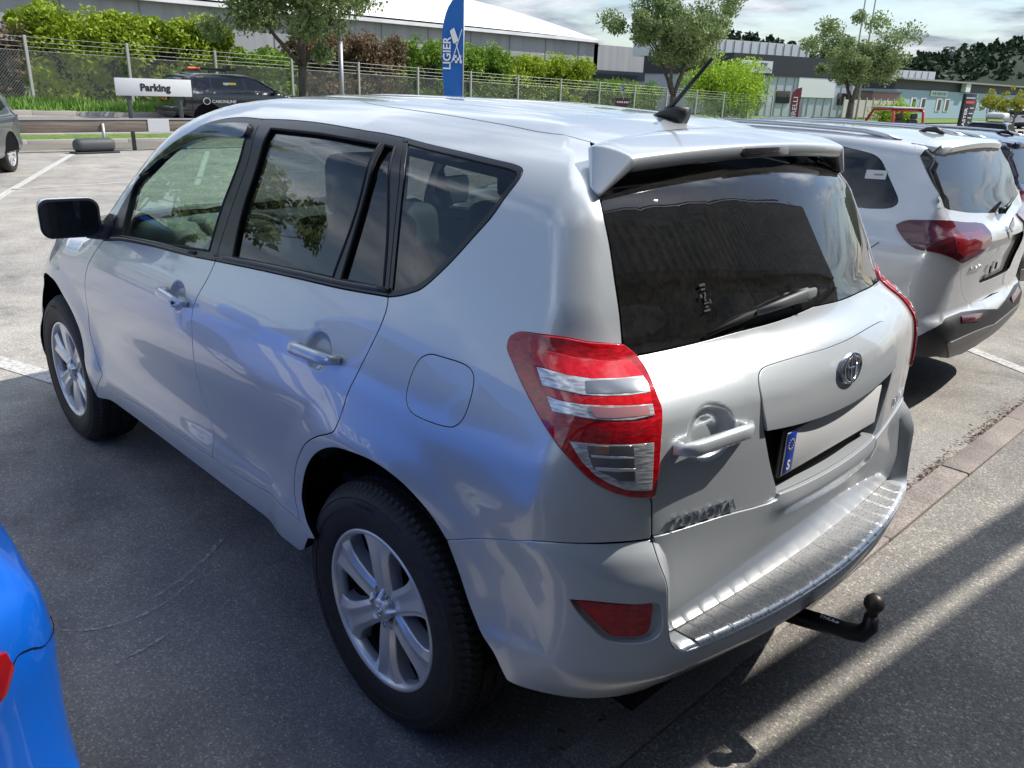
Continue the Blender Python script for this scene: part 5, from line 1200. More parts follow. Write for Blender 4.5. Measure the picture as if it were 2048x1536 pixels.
    if rails:
        for s in (1,-1):
            b=MB(); pts=[]
            for x in np.linspace(.50,2.15,16):
                e=min(x-.50,2.15-x); pts.append((x,s*.575,float(vroof(np.array(x),np.array(.575)))+.028*min(1,e/.16)-.010))
            b.tube(pts,[(.014,.014)]*16,8); b.build('roof_rail',mat('rail_alloy',(.62,.63,.65),.25,.9),root,True)
    b=MB(); b.tube([(.62,0,1.538),(.57,0,1.556),(.52,0,1.560),(.47,0,1.535)],[(.012,.006),(.022,.014),(.020,.020),(.012,.008)],10); b.build('roof_antenna',M_PLB,root,True)
    if hi:
        a=MB(); a.tube([(.075,.02,1.13),(.04,.02,1.135)],.02,10); a.tube([(.045,.02,1.14),(.06,-.12,1.16),(.09,-.28,1.18)],[(.014,.018),(.010,.014),(.006,.008)],8); a.build('rear_wiper',M_PLB,t,True)
    # mirrors
    for s in (1,-1):
        b=MB(); b.box((2.72,s*.97,1.10),(.12,.22,.15),bev=.04,seg=3); b.tube([(2.72,s*.80,1.06),(2.72,s*.92,1.08)],.03,8); b.build('door_mirror',pm,root,True)
    wq=small_wheel(.80,1,root); 
    for x,s in ((3.30,1),(.80,-1),(3.30,-1)):
        e=wq.copy(); COL.objects.link(e); e.location=(x,s*.86,.335); e.rotation_euler=(0,0,0 if s>0 else PI)
        for c in wq.children: d=c.copy(); COL.objects.link(d); d.parent=e
    # cabin
    b=MB(); b.box((1.7,0,.62),(2.8,1.4,.05)); b.build('cabin_floor',M_SEAT,root)
    for x in (2.0,1.2):
        for y in (.36,-.36):
            so_=rbox('seat',(x,y,.75),(.45,.46,.16),M_SEAT,root,.05,seg=2); rbox('backrest',(x-.25,y,1.02),(.14,.44,.5),M_SEAT,so_,.05,seg=2); rbox('headrest',(x-.30,y,1.34),(.09,.25,.16),M_SEAT,so_,.035,seg=2)
    return t
vit=empty('neighbour_suv',(-.17,-3.5,0),.03,'silver white SUV with dark red tail lamps and black lower bumper parked on the right','car')
vt=vcar(vit,M_SIL2)
# sticker, badges, seams
def vput(name,body,c,size,mt,dep=.002,par=None):
    P=VH.pt(VH.uv([c]))[0]; n=VH.nrm(P[None])[0]; xd=Vector((0,0,1)).cross(Vector(n)); yd=Vector(n).cross(xd)
    return text_mesh(name,body,size,frame(tuple(P+n*.003),xd,yd),mt,par,dep,1.1,bold=.001)
vput('badge_letters','SUZUKI',(.02,.47,.855),.040,M_CHR,.002,vt)
P=VH.pt(VH.uv([(0,.0001,1.03)]))[0]; T=frame((P[0]-.006,0,1.035),(0,-1,0),(0.05,0,1)); b=MB()
b.prism([(-.05,.015),(.0,.065),(.05,.015),(.03,.0),(.0,.02),(-.02,.02),(.045,-.02),(.0,-.065),(-.05,-.015),(-.03,0),(0,-.02),(.02,-.02)],.006,T); b.build('emblem',M_CHR,vt,auto=40)
b=MB()
for y,z in ((.13,.93),(.05,.935),(-.03,.94),(.11,.80),(.0,.81)): b.box((.028,y,z),(.004,.03,.04))
b.build('plate_mount_holes',M_VOID,vt)
T=frame(tuple(VH.pt(VH.uv([(.56,.7,1.31)]))[0]+np.array([0,.002,0])),(-1,0,.04),(0,-.33,1)); b=MB(); b.box((0,0,0),(.115,.05,.001),M=T); st_=b.build('window_sticker',mat('paper_white',(.7,.7,.7),.6),vit)
text_mesh('sticker_print','SUZUKI',.014,T@Matrix.Translation((.015,0,.001)),mat('print_grey',(.2,.2,.2),.6),st_,.0002,bold=.0006)
fs=VH.pt(cr(VH.uv([(.42,.86,.98),(.52,.88,.88),(.62,.885,.78),(.66,.885,.62)]),5)); ns=VH.nrm(fs)
b=MB(); b.tube([tuple(p) for p in fs+ns*.0008],.0022,6); b.build('bumper_seam',M_VOID,vit)
def retint(src,name,loc,rz,sc,pm,label,cat='car',group=None,drop=(),swap=()):
    """copy a car with all its parts, give it its own paint"""
    cache={}
    def rec(o,par):
        c=o.copy(); COL.objects.link(c); c.parent=par
        if o.data is not None:
            if o.data.name not in cache:
                me=o.data; 
                if any(m in (M_SIL2,) for m in me.materials) or any(m in [a for a,_ in swap] for m in me.materials):
                    me=me.copy()
                    for i,m in enumerate(me.materials):
                        if m==M_SIL2: me.materials[i]=pm
                        for a,b_ in swap:
                            if m==a: me.materials[i]=b_
                cache[o.data.name]=me
            c.data=cache[o.data.name]
        for ch in o.children:
            if ch.name.split('.')[0] in drop: continue
            rec(ch,c)
        return c
    r=rec(src,None); r.name=name; r.location=loc; r.rotation_euler=(0,0,rz); r.scale=sc; r['label']=label; r['category']=cat
    if group: r['group']=group
    elif 'group' in r: del r['group']
    return r
bpy.context.view_layer.update()
DR=('badge_letters','emblem','window_sticker','plate_mount_holes')
M_BLU=paint('blue_paint',(.004,.13,.66),.10,.32); M_NAVY=paint('navy_paint',(.02,.03,.085),.5,.3); M_BLKP=paint('black_paint',(.008,.009,.012),.1,.3); M_GRYP=paint('grey_paint',(.10,.115,.125),.5,.35); M_WHP=paint('white_paint',(.72,.73,.74),0,.4)
blue=retint(vit,'blue_hatchback',(-.42,2.50,0),0,(.90,.93,.95),M_BLU,'bright blue car with red tail lamp at the lower left corner of the photo',drop=DR+('roof_rail','tail_lamp','bumper_reflector','bumper_insert'),swap=((M_PLB,M_BLU),))
retint(vit,'dark_blue_suv',(.25,-6.35,0),.03,(.98,1.03,.955),M_NAVY,'dark blue SUV with silver roof rails on the far side of the silver white SUV',drop=DR)
# decals on the blue car's flank
def vdecal(par,shape_fn):
    pass
M_DEC=mat('decal_white',(.75,.77,.78),.4)
def flank_text(body,x,z,size,shear=.25):
    cu=bpy.data.curves.new('t','FONT'); cu.body=body; cu.size=size; cu.align_x='CENTER'; cu.align_y='CENTER'; cu.shear=shear; cu.offset=.004; cu.resolution_u=3
    to=bpy.data.objects.new('t',cu); me=bpy.data.meshes.new_from_object(to); bpy.data.objects.remove(to)
    co=np.array([tuple(v.co) for v in me.vertices]); X=x+co[:,0]; Z=z+co[:,1]
    P=VH.pt(VH.uv(np.stack([X,0*X+.88,Z],1))); n=VH.nrm(P); P=P+n*.003; P[:,1]*=-1
    for v,p in zip(me.vertices,P): v.co=p
    me.materials.clear(); me.materials.append(M_DEC); o=bpy.data.objects.new('side_decal',me); COL.objects.link(o); o.parent=blue
flank_text('SUZUKI',1.75,.62,.26); flank_text('4x4',1.30,.42,.16)
for xs in ([(2.05,.95),(2.35,.92),(2.15,.40),(2.02,.40)],[(2.45,.92),(2.60,.90),(2.36,.38),(2.24,.38)]):
    L=vv([(x,.88,z) for x,z in xs]); o=panel('side_stripe',[L],VH,M_DEC,None,gap=0,off=.003,rim=False,h=.05,mirror=True); bpy.data.objects.remove(o[0]); o[1].parent=blue
lb_=[(.057,.775,.935),(.05,.76,.90),(.03,.68,.85),(.0,.5,.85),(.0,.45,.95),(.03,.66,.99),(.056,.765,.965)]
o=panel('tail_lamp',[vv(lb_)],VH,mat('lamp_red_deep',(.30,.003,.006),.1,0,1,0),None,gap=0,off=.010,depth=.02,h=.03,mirror=True,bevel=.004)
for k_ in o: k_.parent=blue
fs=VH.pt(cr(VH.uv([(.052,.765,.89),(.058,.777,.926),(.067,.791,.942),(.086,.813,.934),(.119,.841,.909),(.25,.87,.89),(.4,.88,.88)]),5)); ns=VH.nrm(fs); fs=fs+ns*.0008; fs[:,1]*=-1
b=MB(); b.tube([tuple(p) for p in fs],.0009,6); b.build('bumper_seam',M_VOID,blue)
# black estate on the road, grey car in the lot, cars far behind
blk=retint(vit,'black_estate_car',(23.7,-8.3,.22),-PI/2,(1.13,1.03,.98),M_BLKP,'black estate car with orange number plate standing behind the Parking sign',drop=DR)
b=MB(); b.box((-.004,0,.86),(.012,.42,.12),bev=.003); b.build('number_plate',mat('plate_orange',(.75,.32,.03),.5),blk)
T=Matrix.Translation((-.012,0,.86))@frame((0,0,0),(0,-1,0),(0,0,1)); b=MB()
for q_ in (-.13,-.07,.0,.06,.12): b.box((0,0,0),(.03,.08,.003),M=T@Matrix.Translation((q_,0,0)))
b.build('plate_marks',mat('print_black',(.02,.02,.02),.5),blk)
b=MB(); 
for s in (1,-1):
    b.add([(1.0,s*.793,.0),(1.0,s*.793,.0)],[])
T=frame((1.25,-.889,.78),(1,0,0),(0,-.02,1)); text_mesh('door_lettering','CABONLINE',.12,T,M_DEC,blk,.002,bold=.003)
b=MB(); oval_ring(b,frame((.78,-.887,.79),(1,0,0),(0,0,1)),.09,.09,.02,.003); b.build('door_logo',M_DEC,blk,True)
b=MB(); b.box((1.5,-.737,1.25),(.36,.006,.15)); wst=b.build('window_notice',mat('notice_yellow',(.8,.6,.12),.5),blk); b=MB(); b.box((1.40,-.742,1.25),(.12,.004,.13)); b.build('notice_panel',mat('paper_white',(.7,.7,.7),.6),wst)
grey=retint(vit,'grey_hatchback',(16.15,-1.75,0),math.radians(149),(.93,.93,.93),M_GRYP,'dark grey car cut off by the left edge of the photo',drop=DR+('roof_rail',),swap=((M_PLB,M_GRYP),))
rk=empty('roof_rack_skis',(23.7,-8.3,.22),-PI/2,'orange tipped bars strapped across the black estate car roof','ski rack')
for x in (.9,1.7): b=MB(); b.tube([(x,-.60,1.56),(x,-.58,1.62),(x,.58,1.62),(x,.60,1.56)],.02,8); b.build('cross_bar',M_PLB,rk,True)
b=MB(); b.tube([(.62,-.35,1.66),(.66,-.35,1.67),(1.0,-.35,1.67)],.035,8); b.build('orange_tip',mat('orange',(.8,.12,.03),.5),rk,True)
b=MB(); b.tube([(1.0,-.35,1.67),(2.1,-.35,1.66)],.028,8); b.box((1.9,-.35,1.72),(.10,.10,.16),bev=.02); b.build('bar_body',M_PLB,rk,True)

# ============================================================ the dealership building behind the camera (shades the pavement, mirrored in the rear window)
M_CORR=mat('corrugated_dark',(.22,.225,.23),.5,.2); M_WALL=mat('render_dark',(.12,.12,.125),.7); M_GDK=mat('window_dark',(.02,.025,.03),.03,0,0,spec=1.0)
bd=empty('dealership_building',(-3.09,-3.54,0),math.atan(-.113),'dark corrugated dealership building with tall windows, mirrored in the silver SUV rear window','building')
b=MB(); y0,y1=-9,16; n=int((y1-y0)/.16); V=[];F=[]
for i in range(n):
    y=y0+i*.16; 
    for yy,xx in ((y,0),(y+.05,0),(y+.08,-.045),(y+.13,-.045)): V+=[(xx,yy,2.75),(xx,yy,5.14)]
for i in range(len(V)//2-1): F.append((2*i,2*i+1,2*i+3,2*i+2))
mesh('cladding',V,F,M_CORR,bd)
b=MB(); b.box((-.35,3.5,1.37),(.5,25,2.75)); b.box((-5,3.5,2.55),(9.8,25,5.1)); b.build('wall',M_WALL,bd)
b=MB(); b.box((-.03,3.5,5.17),(.14,25.1,.08)); b.box((-.02,3.5,2.72),(.12,25,.08)); b.build('trim',M_PLB,bd)
for y in (-7.2,-4.4,-1.6,1.2,4.0,6.8,9.6,12.4):
    f=MB(); f.box((-.09,y,1.35),(.10,2.1,2.3)); fo=f.build('window',M_PLB,bd); f=MB(); f.box((-.035,y-.52,1.35),(.012,.94,2.1)); f.box((-.035,y+.52,1.35),(.012,.94,2.1)); f.build('pane',M_GDK,fo)
f=MB(); f.box((0,2.2,5.73),(.13,16,.12)); 
f.build('roof_beam',M_PLB,bd)
for y in (-7.4,3,8): f=MB(); f.box((0,y,5.43),(.05,.05,.62)); f.build('beam_support',M_PLB,bd)
# left side surroundings that show only as reflections
tree('car_park_tree',(13.2,5.2,0),7.4,2.7,1.2,'leafy tree out of frame that is mirrored in the silver SUV side windows',L_TREE,nl=12000,ls=.10,seed=41)
hs=empty('far_house',(26,42,0),.3,'cream house with dark windows mirrored small in the rear door glass','building')
b=MB(); b.box((0,0,3),(9,12,6)); b.build('wall',mat('cream_wall',(.5,.46,.38),.8),hs)
b=MB(); b.prism([(-6.3,0),(6.3,0),(0,2.4)],9.6,frame((4.8,0,6),(0,1,0),(0,0,1))); b.build('roof',mat('roof_dark',(.08,.07,.065),.8),hs)
for y in (-3.5,0,3.5):
    for z in (1.8,4.4): b=MB(); b.box((-4.52,y,z),(.06,1.4,1.2)); b.build('window',M_GDK,hs)
# ============================================================ white arched hall
M_HALL=mat('hall_wall',(.30,.305,.31),.6); n_=noise(M_HALL,1.2,2,stretch=(1,1,.05)); c_=ramp(M_HALL,n_,[(.35,(.27,.275,.28)),(.65,(.33,.335,.34))]); M_HALL.node_tree.links.new(c_,bsdf(M_HALL).inputs['Base Color'])
M_ROOFW=mat('membrane_white',(.74,.75,.76),.45); n_=noise(M_ROOFW,.6,4); c_=ramp(M_ROOFW,n_,[(.35,(.66,.67,.69)),(.65,(.8,.8,.8))]); M_ROOFW.node_tree.links.new(c_,bsdf(M_ROOFW).inputs['Base Color'])
hl_=empty('arched_hall',(60,-45,0),0,'long grey hall under a curved white roof behind the hedges','building')
b=MB(); b.box((8,14.85,3.3),(16,80,6.6)); b.build('wall',M_HALL,hl_)
# barrel: section along y (facing the road), curved down towards its right end
V=[];F=[];ny=40;nx=14
for i in range(ny+1):
    y=-25.4+i*80.6/ny; s=min(1,(y+25.4)/34); e=math.sqrt(max(0,1-(1-s)**2))
    for j in range(nx+1):
        t=j/nx; x=-.4+t*17; z=6.35+.15+ (3.9*e)*math.sin(PI*min(1,max(0,t)))**.6+ .25*e
        V.append((x,y,z))
for i in range(ny):
    for j in range(nx): a=i*(nx+1)+j; F.append((a,a+nx+1,a+nx+2,a+1))
mesh('roof',V,F,M_ROOFW,hl_,True)
b=MB(); b.box((-.35,14.85,6.45),(.5,80.6,.28)); b.build('roof_edge',M_ROOFW,hl_)
for k,y in enumerate(range(-22,54,5)): b=MB(); b.box((-.03,y,3.2),(.05,.06,6.3)); b.build('wall_joint',mat('joint_grey',(.22,.225,.23),.6),hl_)
h2=empty('grey_block',(60,-92,0),0,'low pale building with a flat roof right of the arched hall','building')
b=MB(); b.box((10,14,3.0),(20,17,6.4)); b.build('wall',M_HALL,h2)
b=MB(); b.box((-.1,14,3.2),(.2,17,.9)); b.build('window_band',M_GDK,h2)
b=MB(); b.box((6,19,6.7),(3,3,.9)); b.build('roof_vent',M_WALL,h2)
# ============================================================ workshops on the right
wk=empty('white_workshop',(36,-69,0),math.radians(-16),'white and black workshop with a car sign, between the second and third roadside trees','building')
b=MB(); b.box((6,0,1.9),(12,15,3.8)); b.build('wall',mat('white_wall_shaded',(.42,.45,.50),.7),wk)  # white wall toned grey-blue, its shade put into the colour
b=MB(); b.box((6,0,4.1),(12.3,15.3,1.65)); b.build('fascia',mat('fascia_black',(.022,.026,.036),.6),wk)
b=MB(); b.box((9,1.2,5.5),(10,13,1.35)); up=b.build('upper_wall',mat('metal_white',(.58,.60,.60),.5),wk)
for y in range(-5,8,1): b=MB(); b.box((3.97,y,5.5),(.04,.05,1.3)); b.build('panel_joint',MATS['joint_grey'],up)
b=MB(); b.box((4.5,6.9,5.6),(1.2,1.0,1.8)); b.build('chimney',mat('rust_brown',(.13,.06,.04),.8),wk)
b=MB(); b.box((-.10,5.0,3.95),(.12,3.6,.95)); sb=b.build('shop_sign',mat('sign_white',(.60,.62,.63),.5),wk)
text_mesh('sign_lettering','BMV',.42,frame((-.18,4.2,4.12),(0,-1,0),(0,0,1)),MATS['print_black'],sb,.01)
b=MB(); b.tube([(-.2,4.9,3.66),(-.2,4.7,3.78),(-.2,4.3,3.92),(-.2,3.8,3.92),(-.2,3.5,3.78),(-.2,3.3,3.66)],.03,5); b.build('sign_car_outline',MATS['print_black'],sb)
b=MB(); b.box((-.08,-2.5,2.6),(.1,4.6,1.9)); b.build('tarpaulin',mat('tarp_white',(.72,.72,.72),.6),wk)
b=MB(); b.box((-.05,4.2,2.0),(.1,.3,4.0)); b.build('dark_pillar',MATS['fascia_black'],wk)
for y in (-6.2,1.4): b=MB(); b.box((-.05,y,1.6),(.1,1.6,1.0)); b.build('window',M_GDK,wk)
b=MB(); b.box((-.05,-.6,1.1),(.1,1.1,2.2)); b.build('door',mat('door_grey',(.2,.21,.22),.5),wk)
for y in range(-7,8,1): b=MB(); b.box((-.02,y+.25,1.6),(.05,.05,3.2)); b.build('cladding_joint',MATS['joint_grey'],wk)
pk=empty('pink_wall_building',(31.5,-77.6,0),math.radians(-20),'small dull pink walled building behind the third roadside tree','building')
b=MB(); b.box((3,0,1.15),(6,3.4,2.3)); b.build('wall',mat('pink_wall',(.30,.17,.16),.8),pk); b=MB(); b.box((3,0,2.35),(6.2,3.6,.12)); b.build('roof',M_WALL,pk)
lb=empty('blue_workshop',(33,-84.5,0),math.radians(-3),'pale blue single storey building with dark roof line behind the black totem sign','building')
b=MB(); b.box((6,-21,1.35),(12,44,2.7)); b.build('wall',mat('pale_blue_wall',(.30,.40,.48),.75),lb)
b=MB(); b.box((6,-22,3.15),(11.5,46,.95)); b.build('upper_band',mat('band_dark',(.05,.055,.06),.6),lb)
b=MB(); b.box((5.8,-22,3.68),(13,47,.14)); b.build('roof',mat('roof_grey',(.25,.25,.25),.7),lb)
for y in (-3,-5.2,-9,-11,-16,-18.4,-25,-28,-34,-38): b=MB(); b.box((-.02,y,1.35),(.08,1.2,1.3)); wo=b.build('window',mat('frame_white',(.62,.63,.64),.6),lb); b=MB(); b.box((-.07,y-.1,1.35),(.04,.7,1.1)); b.build('pane',M_GDK,wo)
b=MB(); b.box((-.08,-8.5,2.45),(.1,4.0,.55)); s_=b.build('shop_sign',MATS['sign_white'],lb); b=MB(); [b.box((-.15,-8.5+q_,2.45),(.01,w_,.30)) for q_,w_ in ((1.5,.22),(1.05,.30),(.6,.12),(.2,.34),(-.3,.28),(-.75,.20),(-1.2,.32),(-1.6,.14))]; b.build('sign_marks',mat('print_green',(.10,.26,.18),.6),s_)
b=MB(); b.box((-.08,-17.4,2.4),(.1,2.6,.45)); s_=b.build('shop_sign',MATS['sign_white'],lb)
b=MB(); b.box((-.3,-14.5,3.2),(.5,1.2,.9)); b.build('air_unit',MATS['frame_white'],lb)
b=MB(); b.box((3,-3,3.1),(5,5,.8)); b.build('roof_deck',M_WALL,lb)
wbx=empty('white_metal_hall',(37,-97.5,0),math.radians(-20),'white metal clad hall block above the pale blue building','building')
b=MB(); b.box((5,0,2.4),(10,6.2,4.8)); b.build('wall',MATS['metal_white'],wbx)
for y in (-2,-1,0,1,2): b=MB(); b.box((-.02,y,4.1),(.04,.06,1.3)); b.build('panel_joint',MATS['joint_grey'],wbx)
# totem sign
to_=empty('totem_sign',(16.3,-52.8,-.3),math.radians(-17),'black totem sign with a red arrow and white lettering before the pale blue building','sign')
b=MB(); b.box((0,0,1.25),(.18,1.05,2.5),bev=.02); tb2=b.build('panel',mat('totem_black',(.012,.012,.013),.35),to_,auto=40)
b=MB(); b.prism([(-.38,-.07),(.22,-.07),(.22,-.12),(.40,0),(.22,.12),(.22,.07),(-.38,.07)],.01,frame((-.10,0,2.02),(0,-1,0),(0,0,1))); b.build('arrow',mat('arrow_red',(.65,.08,.05),.5),tb2)
b=MB(); [b.box((-.10,q_,2.26),(.004,.055,.07)) for q_ in (-.36,-.28,-.2,-.12,-.03,.05,.13,.22,.3,.37)]; b.build('sign_marks',M_DEC,tb2)
T=frame((-.10,.22,1.05),(0,0,1),(0,1,0)); text_mesh('sign_lettering','MASTER',.36,T,M_DEC,tb2,.002,bold=.006)
for z in (1.7,1.4,1.15,.9): b=MB(); b.box((-.10,-.22-.04*(z>1.3),z),(.004,.34 if z>1 else .16,.05)); b.build('sign_marks',M_DEC,tb2)
# lamp post, poles, mast
lp=empty('lamp_post',(24,-14.59,.5),0,'grey steel lamp post right of the first roadside tree','lamp post'); b=MB(); b.tube([(0,0,-.2),(0,0,2.45)],[.085,.075],12); b.build('column',M_GALV,lp,True); b=MB(); b.tube([(0,0,2.45),(0,0,9)],.05,8); b.build('upper_pole',M_GALV,lp,True)
for i,(x,y,h) in enumerate(((22.5,-50.6,13),(21.0,-48.5,12))):
    p=empty('flag_pole',(x,y,0),0,('blue-grey slanting pole end above the third roadside tree','short white pole top above the third roadside tree')[i],'pole'); b=MB(); b.tube([(0,0,0),(.0,(.25,.0)[i],h)],[.06,.03],8); b.build('pole',M_GALV,p,True)
tw=empty('lattice_mast',(111,-316,8),0,'thin lattice mast on the horizon above the dark wooded hill','mast'); b=MB()
for s1,s2 in ((-.7,-.7),(.7,-.7),(0,.8)): b.tube([(s1,s2,-8),(s1*.5,s2*.5,11.5)],.12,5)
for k in range(14): z=-2+k*.95; b.tube([(-.6,-.6,z),(.6,-.6,z+.9)],.07,4); b.tube([(.6,-.6,z),(-.6,-.6,z+.9)],.07,4)
b.box((0,0,11),(1.6,1.6,.8)); b.build('lattice',mat('mast_grey',(.2,.2,.21),.6),tw)
tv=empty('antenna_mast',(60,-150,0),0,'small television aerial above the right end of the pale blue building','aerial'); b=MB(); b.tube([(0,0,0),(0,0,6.3)],.05,5)
for z in (5.2,5.6,6.1): b.tube([(-.6,-.6,z),(.6,.6,z)],.03,4)
b.build('aerial',M_GALV,tv)
# beach flags
def beach_flag(name,loc,rz,h,w,col,label,txt,ts,txz,wave=.03,curve=1.0):
    r=empty(name,loc,rz,label,'flag'); V=[];F=[];n=24
    for i in range(n+1):
        t=i/n; z=h*t*.97+.1; 
        wi=w*(.62+.38*min(1,t*1.8)) if t<.72 else w*math.sqrt(max(0,1-((t-.72)/.28)**2))
        for j in range(7):
            u=j/6; V.append((wave*math.sin(u*4+t*9)*u,-(1-u)*0-wi*(1-u)*1.0+w*.5,z))
    for i in range(n):
        for j in range(6): a=i*7+j; F.append((a,a+1,a+8,a+7))
    c=mesh('banner',V,F,col,r,True); b=MB(); b.tube([(0,w*.5,0),(0,w*.5,h*.99)],.014,8); b.build('pole',M_GALV,r,True); b=MB(); b.box((0,w*.5,.03),(.5,.5,.05)); b.build('base',M_PLB,r)
    T=frame((-.035,txz[0],txz[1]),(0,0,1),(0,1,0)); text_mesh('banner_lettering',txt,ts,T,M_DEC,c,.002,1.0,bold=.006); return r,c
# big blue flag: rounded top to the right, printed upwards
r_,c_b=beach_flag('beach_flag',(14.75,-11.78,.0),math.radians(-43),3.75,-.52,mat('flag_blue',(.01,.12,.42),.7),'tall blue beach flag with white lettering and crossed chequered flags','LIGIER',.26,(.13,2.40),.04)
b=MB()
for s in (1,-1):
    b.tube([(-.04,-.10-.12*s,2.20),(-.04,-.10+.12*s,2.95)],.012,5)
for i in range(4):
    for j in range(3):
        if (i+j)%2==0: b.box((-.045,-.20+i*.055+j*.01,2.22+j*.06),(.006,.055,.06))
b.add([(-.045,-.02,2.62),(-.045,-.14,2.70),(-.045,-.03,2.98),(-.045,.07,2.90)],[(0,1,2,3)])
b.build('flag_emblem',M_DEC,c_b)
beach_flag('tyre_shop_flag',(21.8,-42.4,.05),math.radians(-25),2.1,-.62,mat('flag_maroon',(.20,.03,.035),.7),'dark red beach flag with white lettering behind the antenna','PIRELLI',.42,(.02,1.0),.02)
bs_=empty('garden_sign',(14.4,-18.0,0),math.radians(-40),'small brown shop sign board with a dark roofed top','sign'); b=MB(); b.box((0,0,1.38),(.06,.42,.16)); b.box((0,0,1.48),(.10,.48,.03)); p_=b.build('sign_board',mat('sign_brown',(.06,.02,.02),.6),bs_); b=MB(); b.box((0,.0,.65),(.06,.3,1.3)); b.build('stand',MATS['sign_brown'],bs_); b=MB(); [b.box((-.033,q_,1.38),(.003,.03,.05)) for q_ in (-.16,-.11,-.06,0,.05,.1,.15)]; b.build('sign_marks',M_DEC,p_)
sf=empty('small_flag',(14.35,-17.98,1.45),math.radians(-40),'small blue and yellow flag on a tilted stick above the brown sign','flag'); b=MB(); b.tube([(0,0,0),(0,.13,.42)],.008,6); b.build('stick',M_GALV,sf)
b=MB(); b.add([(0,.13,.42),(0,.09,.28),(.03,-.02,.20),(0,.0,.33)],[(0,1,2,3)]); b.build('cloth',mat('flag_blue',(.01,.12,.42),.7),sf); b=MB(); b.add([(-.004,.115,.365),(-.004,.105,.33),(.026,-.018,.25),(.026,-.012,.28)],[(0,1,2,3)]); b.build('cross',mat('flag_yellow',(.8,.6,.02),.7),sf)
# red framed off-road buggy
rb2=empty('red_framed_buggy',(10.95,-29.4,-.22),math.radians(-30),'open buggy with a red roll cage and black headrests behind the parked SUVs','vehicle'); RED=mat('cage_red',(.45,.02,.02),.35,0,.6)
for y in (-.62,.62):
    b=MB(); b.tube([(-.75,y,.6),(-.55,y,1.55),(-.4,y,1.62),(.5,y,1.60),(1.0,y,1.0)],.05,8); b.build('roll_bar',RED,rb2,True)
b=MB(); b.tube([(-.42,-.62,1.6),(-.42,.62,1.6)],.045,8); b.tube([(.5,-.62,1.6),(.5,.62,1.6)],.045,8); b.build('cross_bar',RED,rb2,True)
b=MB(); b.box((0,0,1.68),(1.2,1.35,.05),bev=.02); b.build('roof',mat('canopy_light',(.5,.52,.5),.3),rb2)
b=MB(); b.box((.1,0,.62),(2.5,1.3,.5),bev=.1,seg=3); b.build('body',RED,rb2,True)
for y in (-.3,.3): b=MB(); b.box((-.45,y,1.05),(.14,.42,.5),bev=.05); b.box((-.5,y,1.40),(.1,.26,.18),bev=.04); b.build('seat',M_PLB,rb2,True)
for x in (-.8,1.0):
    for y in (-.7,.7): b=MB(); b.lathe([(.12,-.1),(.30,-.11),(.33,-.07),(.33,.07),(.30,.11),(.12,.1),(.12,-.1)],24,Matrix.Translation((x,y,.33))); b.build('wheel',M_TYRE,rb2,True)
# distant cars
LO=DR+('roof_rail','rear_wiper','side_seam','bumper_seam','lamp_core','bumper_insert')
def low(src): pass
retint(vit,'green_hatchback',(13.4,-27.2,-.42),math.radians(-100),(.95,.95,.93),paint('dark_green_paint',(.01,.02,.018),.3,.3),'dark green car roof just right of the dark red beach flag',drop=LO)
retint(vit,'black_car',(9.6,-34.8,-.40),math.radians(-80),(1.05,1,.92),M_BLKP,'black car with a pale roof box behind the silver white SUV roof',drop=LO)
rbx=empty('roof_box',(9.8,-36.6,1.12),math.radians(-80),'pale roof box on the black car','roof box'); b=MB(); b.box((0,0,.12),(1.7,.7,.24),bev=.1,seg=3); b.build('shell',mat('box_white',(.6,.63,.6),.3),rbx,True)
retint(vit,'white_hatchback',(18.0,-68.5,-.1),math.radians(-95),(.95,1,.95),M_WHP,'white hatchback parked behind the young yellow-green trees at the right',drop=LO)
retint(vit,'white_estate_car',(17.0,-74.0,-.1),math.radians(-95),(1,1,.92),M_WHP,'white car at the very right edge behind the others',drop=LO)
retint(vit,'black_saloon_car',(11.2,-30.8,-.55),math.radians(-100),(1,1,.9),M_BLKP,'low black car roof between the dark green car and the red buggy',drop=LO)
# young trees
tree('young_tree',(19.5,-67.2,.0),3.0,1.35,.8,'young yellow-green tree right of the black totem sign',L_YT,nl=1500,ls=.10,seed=51,tr=.07)
tree('young_tree',(16.5,-62.9,.0),2.8,1.3,.8,'rightmost young tree with orange-yellow leaves at the frame edge',L_YT,nl=1500,ls=.10,seed=52,tr=.07)
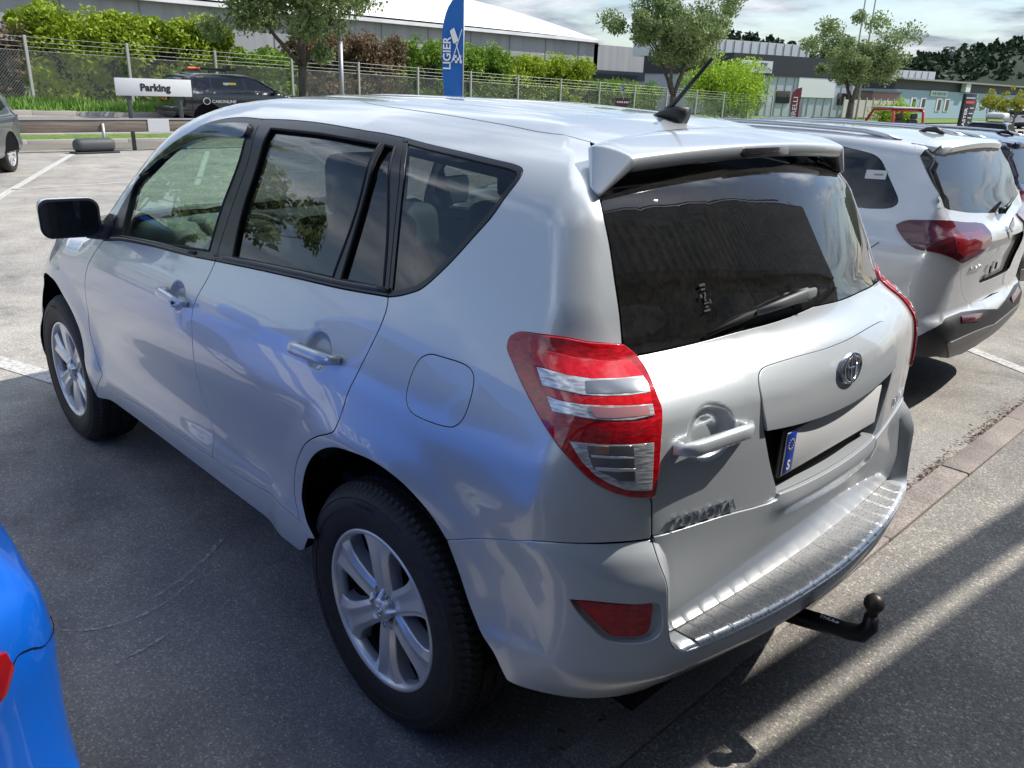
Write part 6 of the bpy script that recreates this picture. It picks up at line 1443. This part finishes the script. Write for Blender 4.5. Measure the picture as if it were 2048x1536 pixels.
# low fence and stacked goods near the third tree
wf=empty('yard_fence',(30,-66,0),math.radians(0),'low pale yard fence left of the pink walled building','fence')
for k in range(9): b=MB(); b.box((0,-k*1.4,.9),(.08,.08,1.8)); b.build('post',M_CONP,wf)
b=MB(); b.box((.05,-5.6,.9),(.04,11.2,1.4)); b.build('panel',mat('yard_panel',(.40,.37,.33),.8),wf)
# wooded hills
def hill(name,pts,dep,seed,label,n=9):
    # pts: list of (x,y,top height) along the crest
    V=[];F=[]
    for (x,y,h) in pts:
        d=Vector((x,y,0)).normalized()
        for k in range(n+1):
            t=k/n; p=Vector((x,y,0))+d*dep*(t-.5)*2; V.append((p.x,p.y,max(-3,h*math.sin(PI*(.02+.96*t))**.8-1.5)))
    for i in range(len(pts)-1):
        for k in range(n): a=i*(n+1)+k; F.append((a,a+n+1,a+n+2,a+1))
    o=mesh(name,V,F,mat('forest_floor',(.014,.028,.012),.95),None,True); o['kind']='structure'
def forest(name,pts,n,seed,hs=(5,9)):
    rg=random.Random(seed); V=[];F=[]; P=[]
    for i in range(n):
        k=rg.random()*(len(pts)-1.001); a=pts[int(k)];b_=pts[int(k)+1];f=k-int(k); x=a[0]+(b_[0]-a[0])*f;y=a[1]+(b_[1]-a[1])*f;h=a[2]+(b_[2]-a[2])*f
        t=rg.random(); d=Vector((x,y,0)).normalized(); p=Vector((x,y,0))-d*46*(1-t); z=(h-6)*(.10+.90*t**.8); H=rg.uniform(*hs); R=H*rg.uniform(.17,.27); x0,y0=p.x,p.y
        for j in range(26):
            q=rg.random(); s=.9*(1.15-q); an=rg.uniform(0,2*PI); P.append((x0+R*(1.05-q)*math.cos(an),y0+R*(1.05-q)*math.sin(an),z+H*q))
    leaves(P,1.25,rg,V,F,.6); o=mesh(name,V,F,L_DARK); o['kind']='stuff'
hp=[(160,-300,9),(140,-318,12),(126,-328,16),(112,-345,20),(100,-357,23),(85,-372,26),(60,-385,30),(20,-395,31)]
hill('hill',hp,60,1,''); forest('hill_forest',hp,2600,61)
hp2=[(205,-262,20),(190,-272,22),(178,-281,22),(166,-291,20),(156,-301,17),(145,-309,12)]
hill('hill',hp2,50,2,''); forest('hill_forest',hp2,900,62)
sheet('distant_field',300,2500,-2400,400,400,400,mat('field',(.06,.09,.04),.95),-.6,lambda x,y:0,'structure')
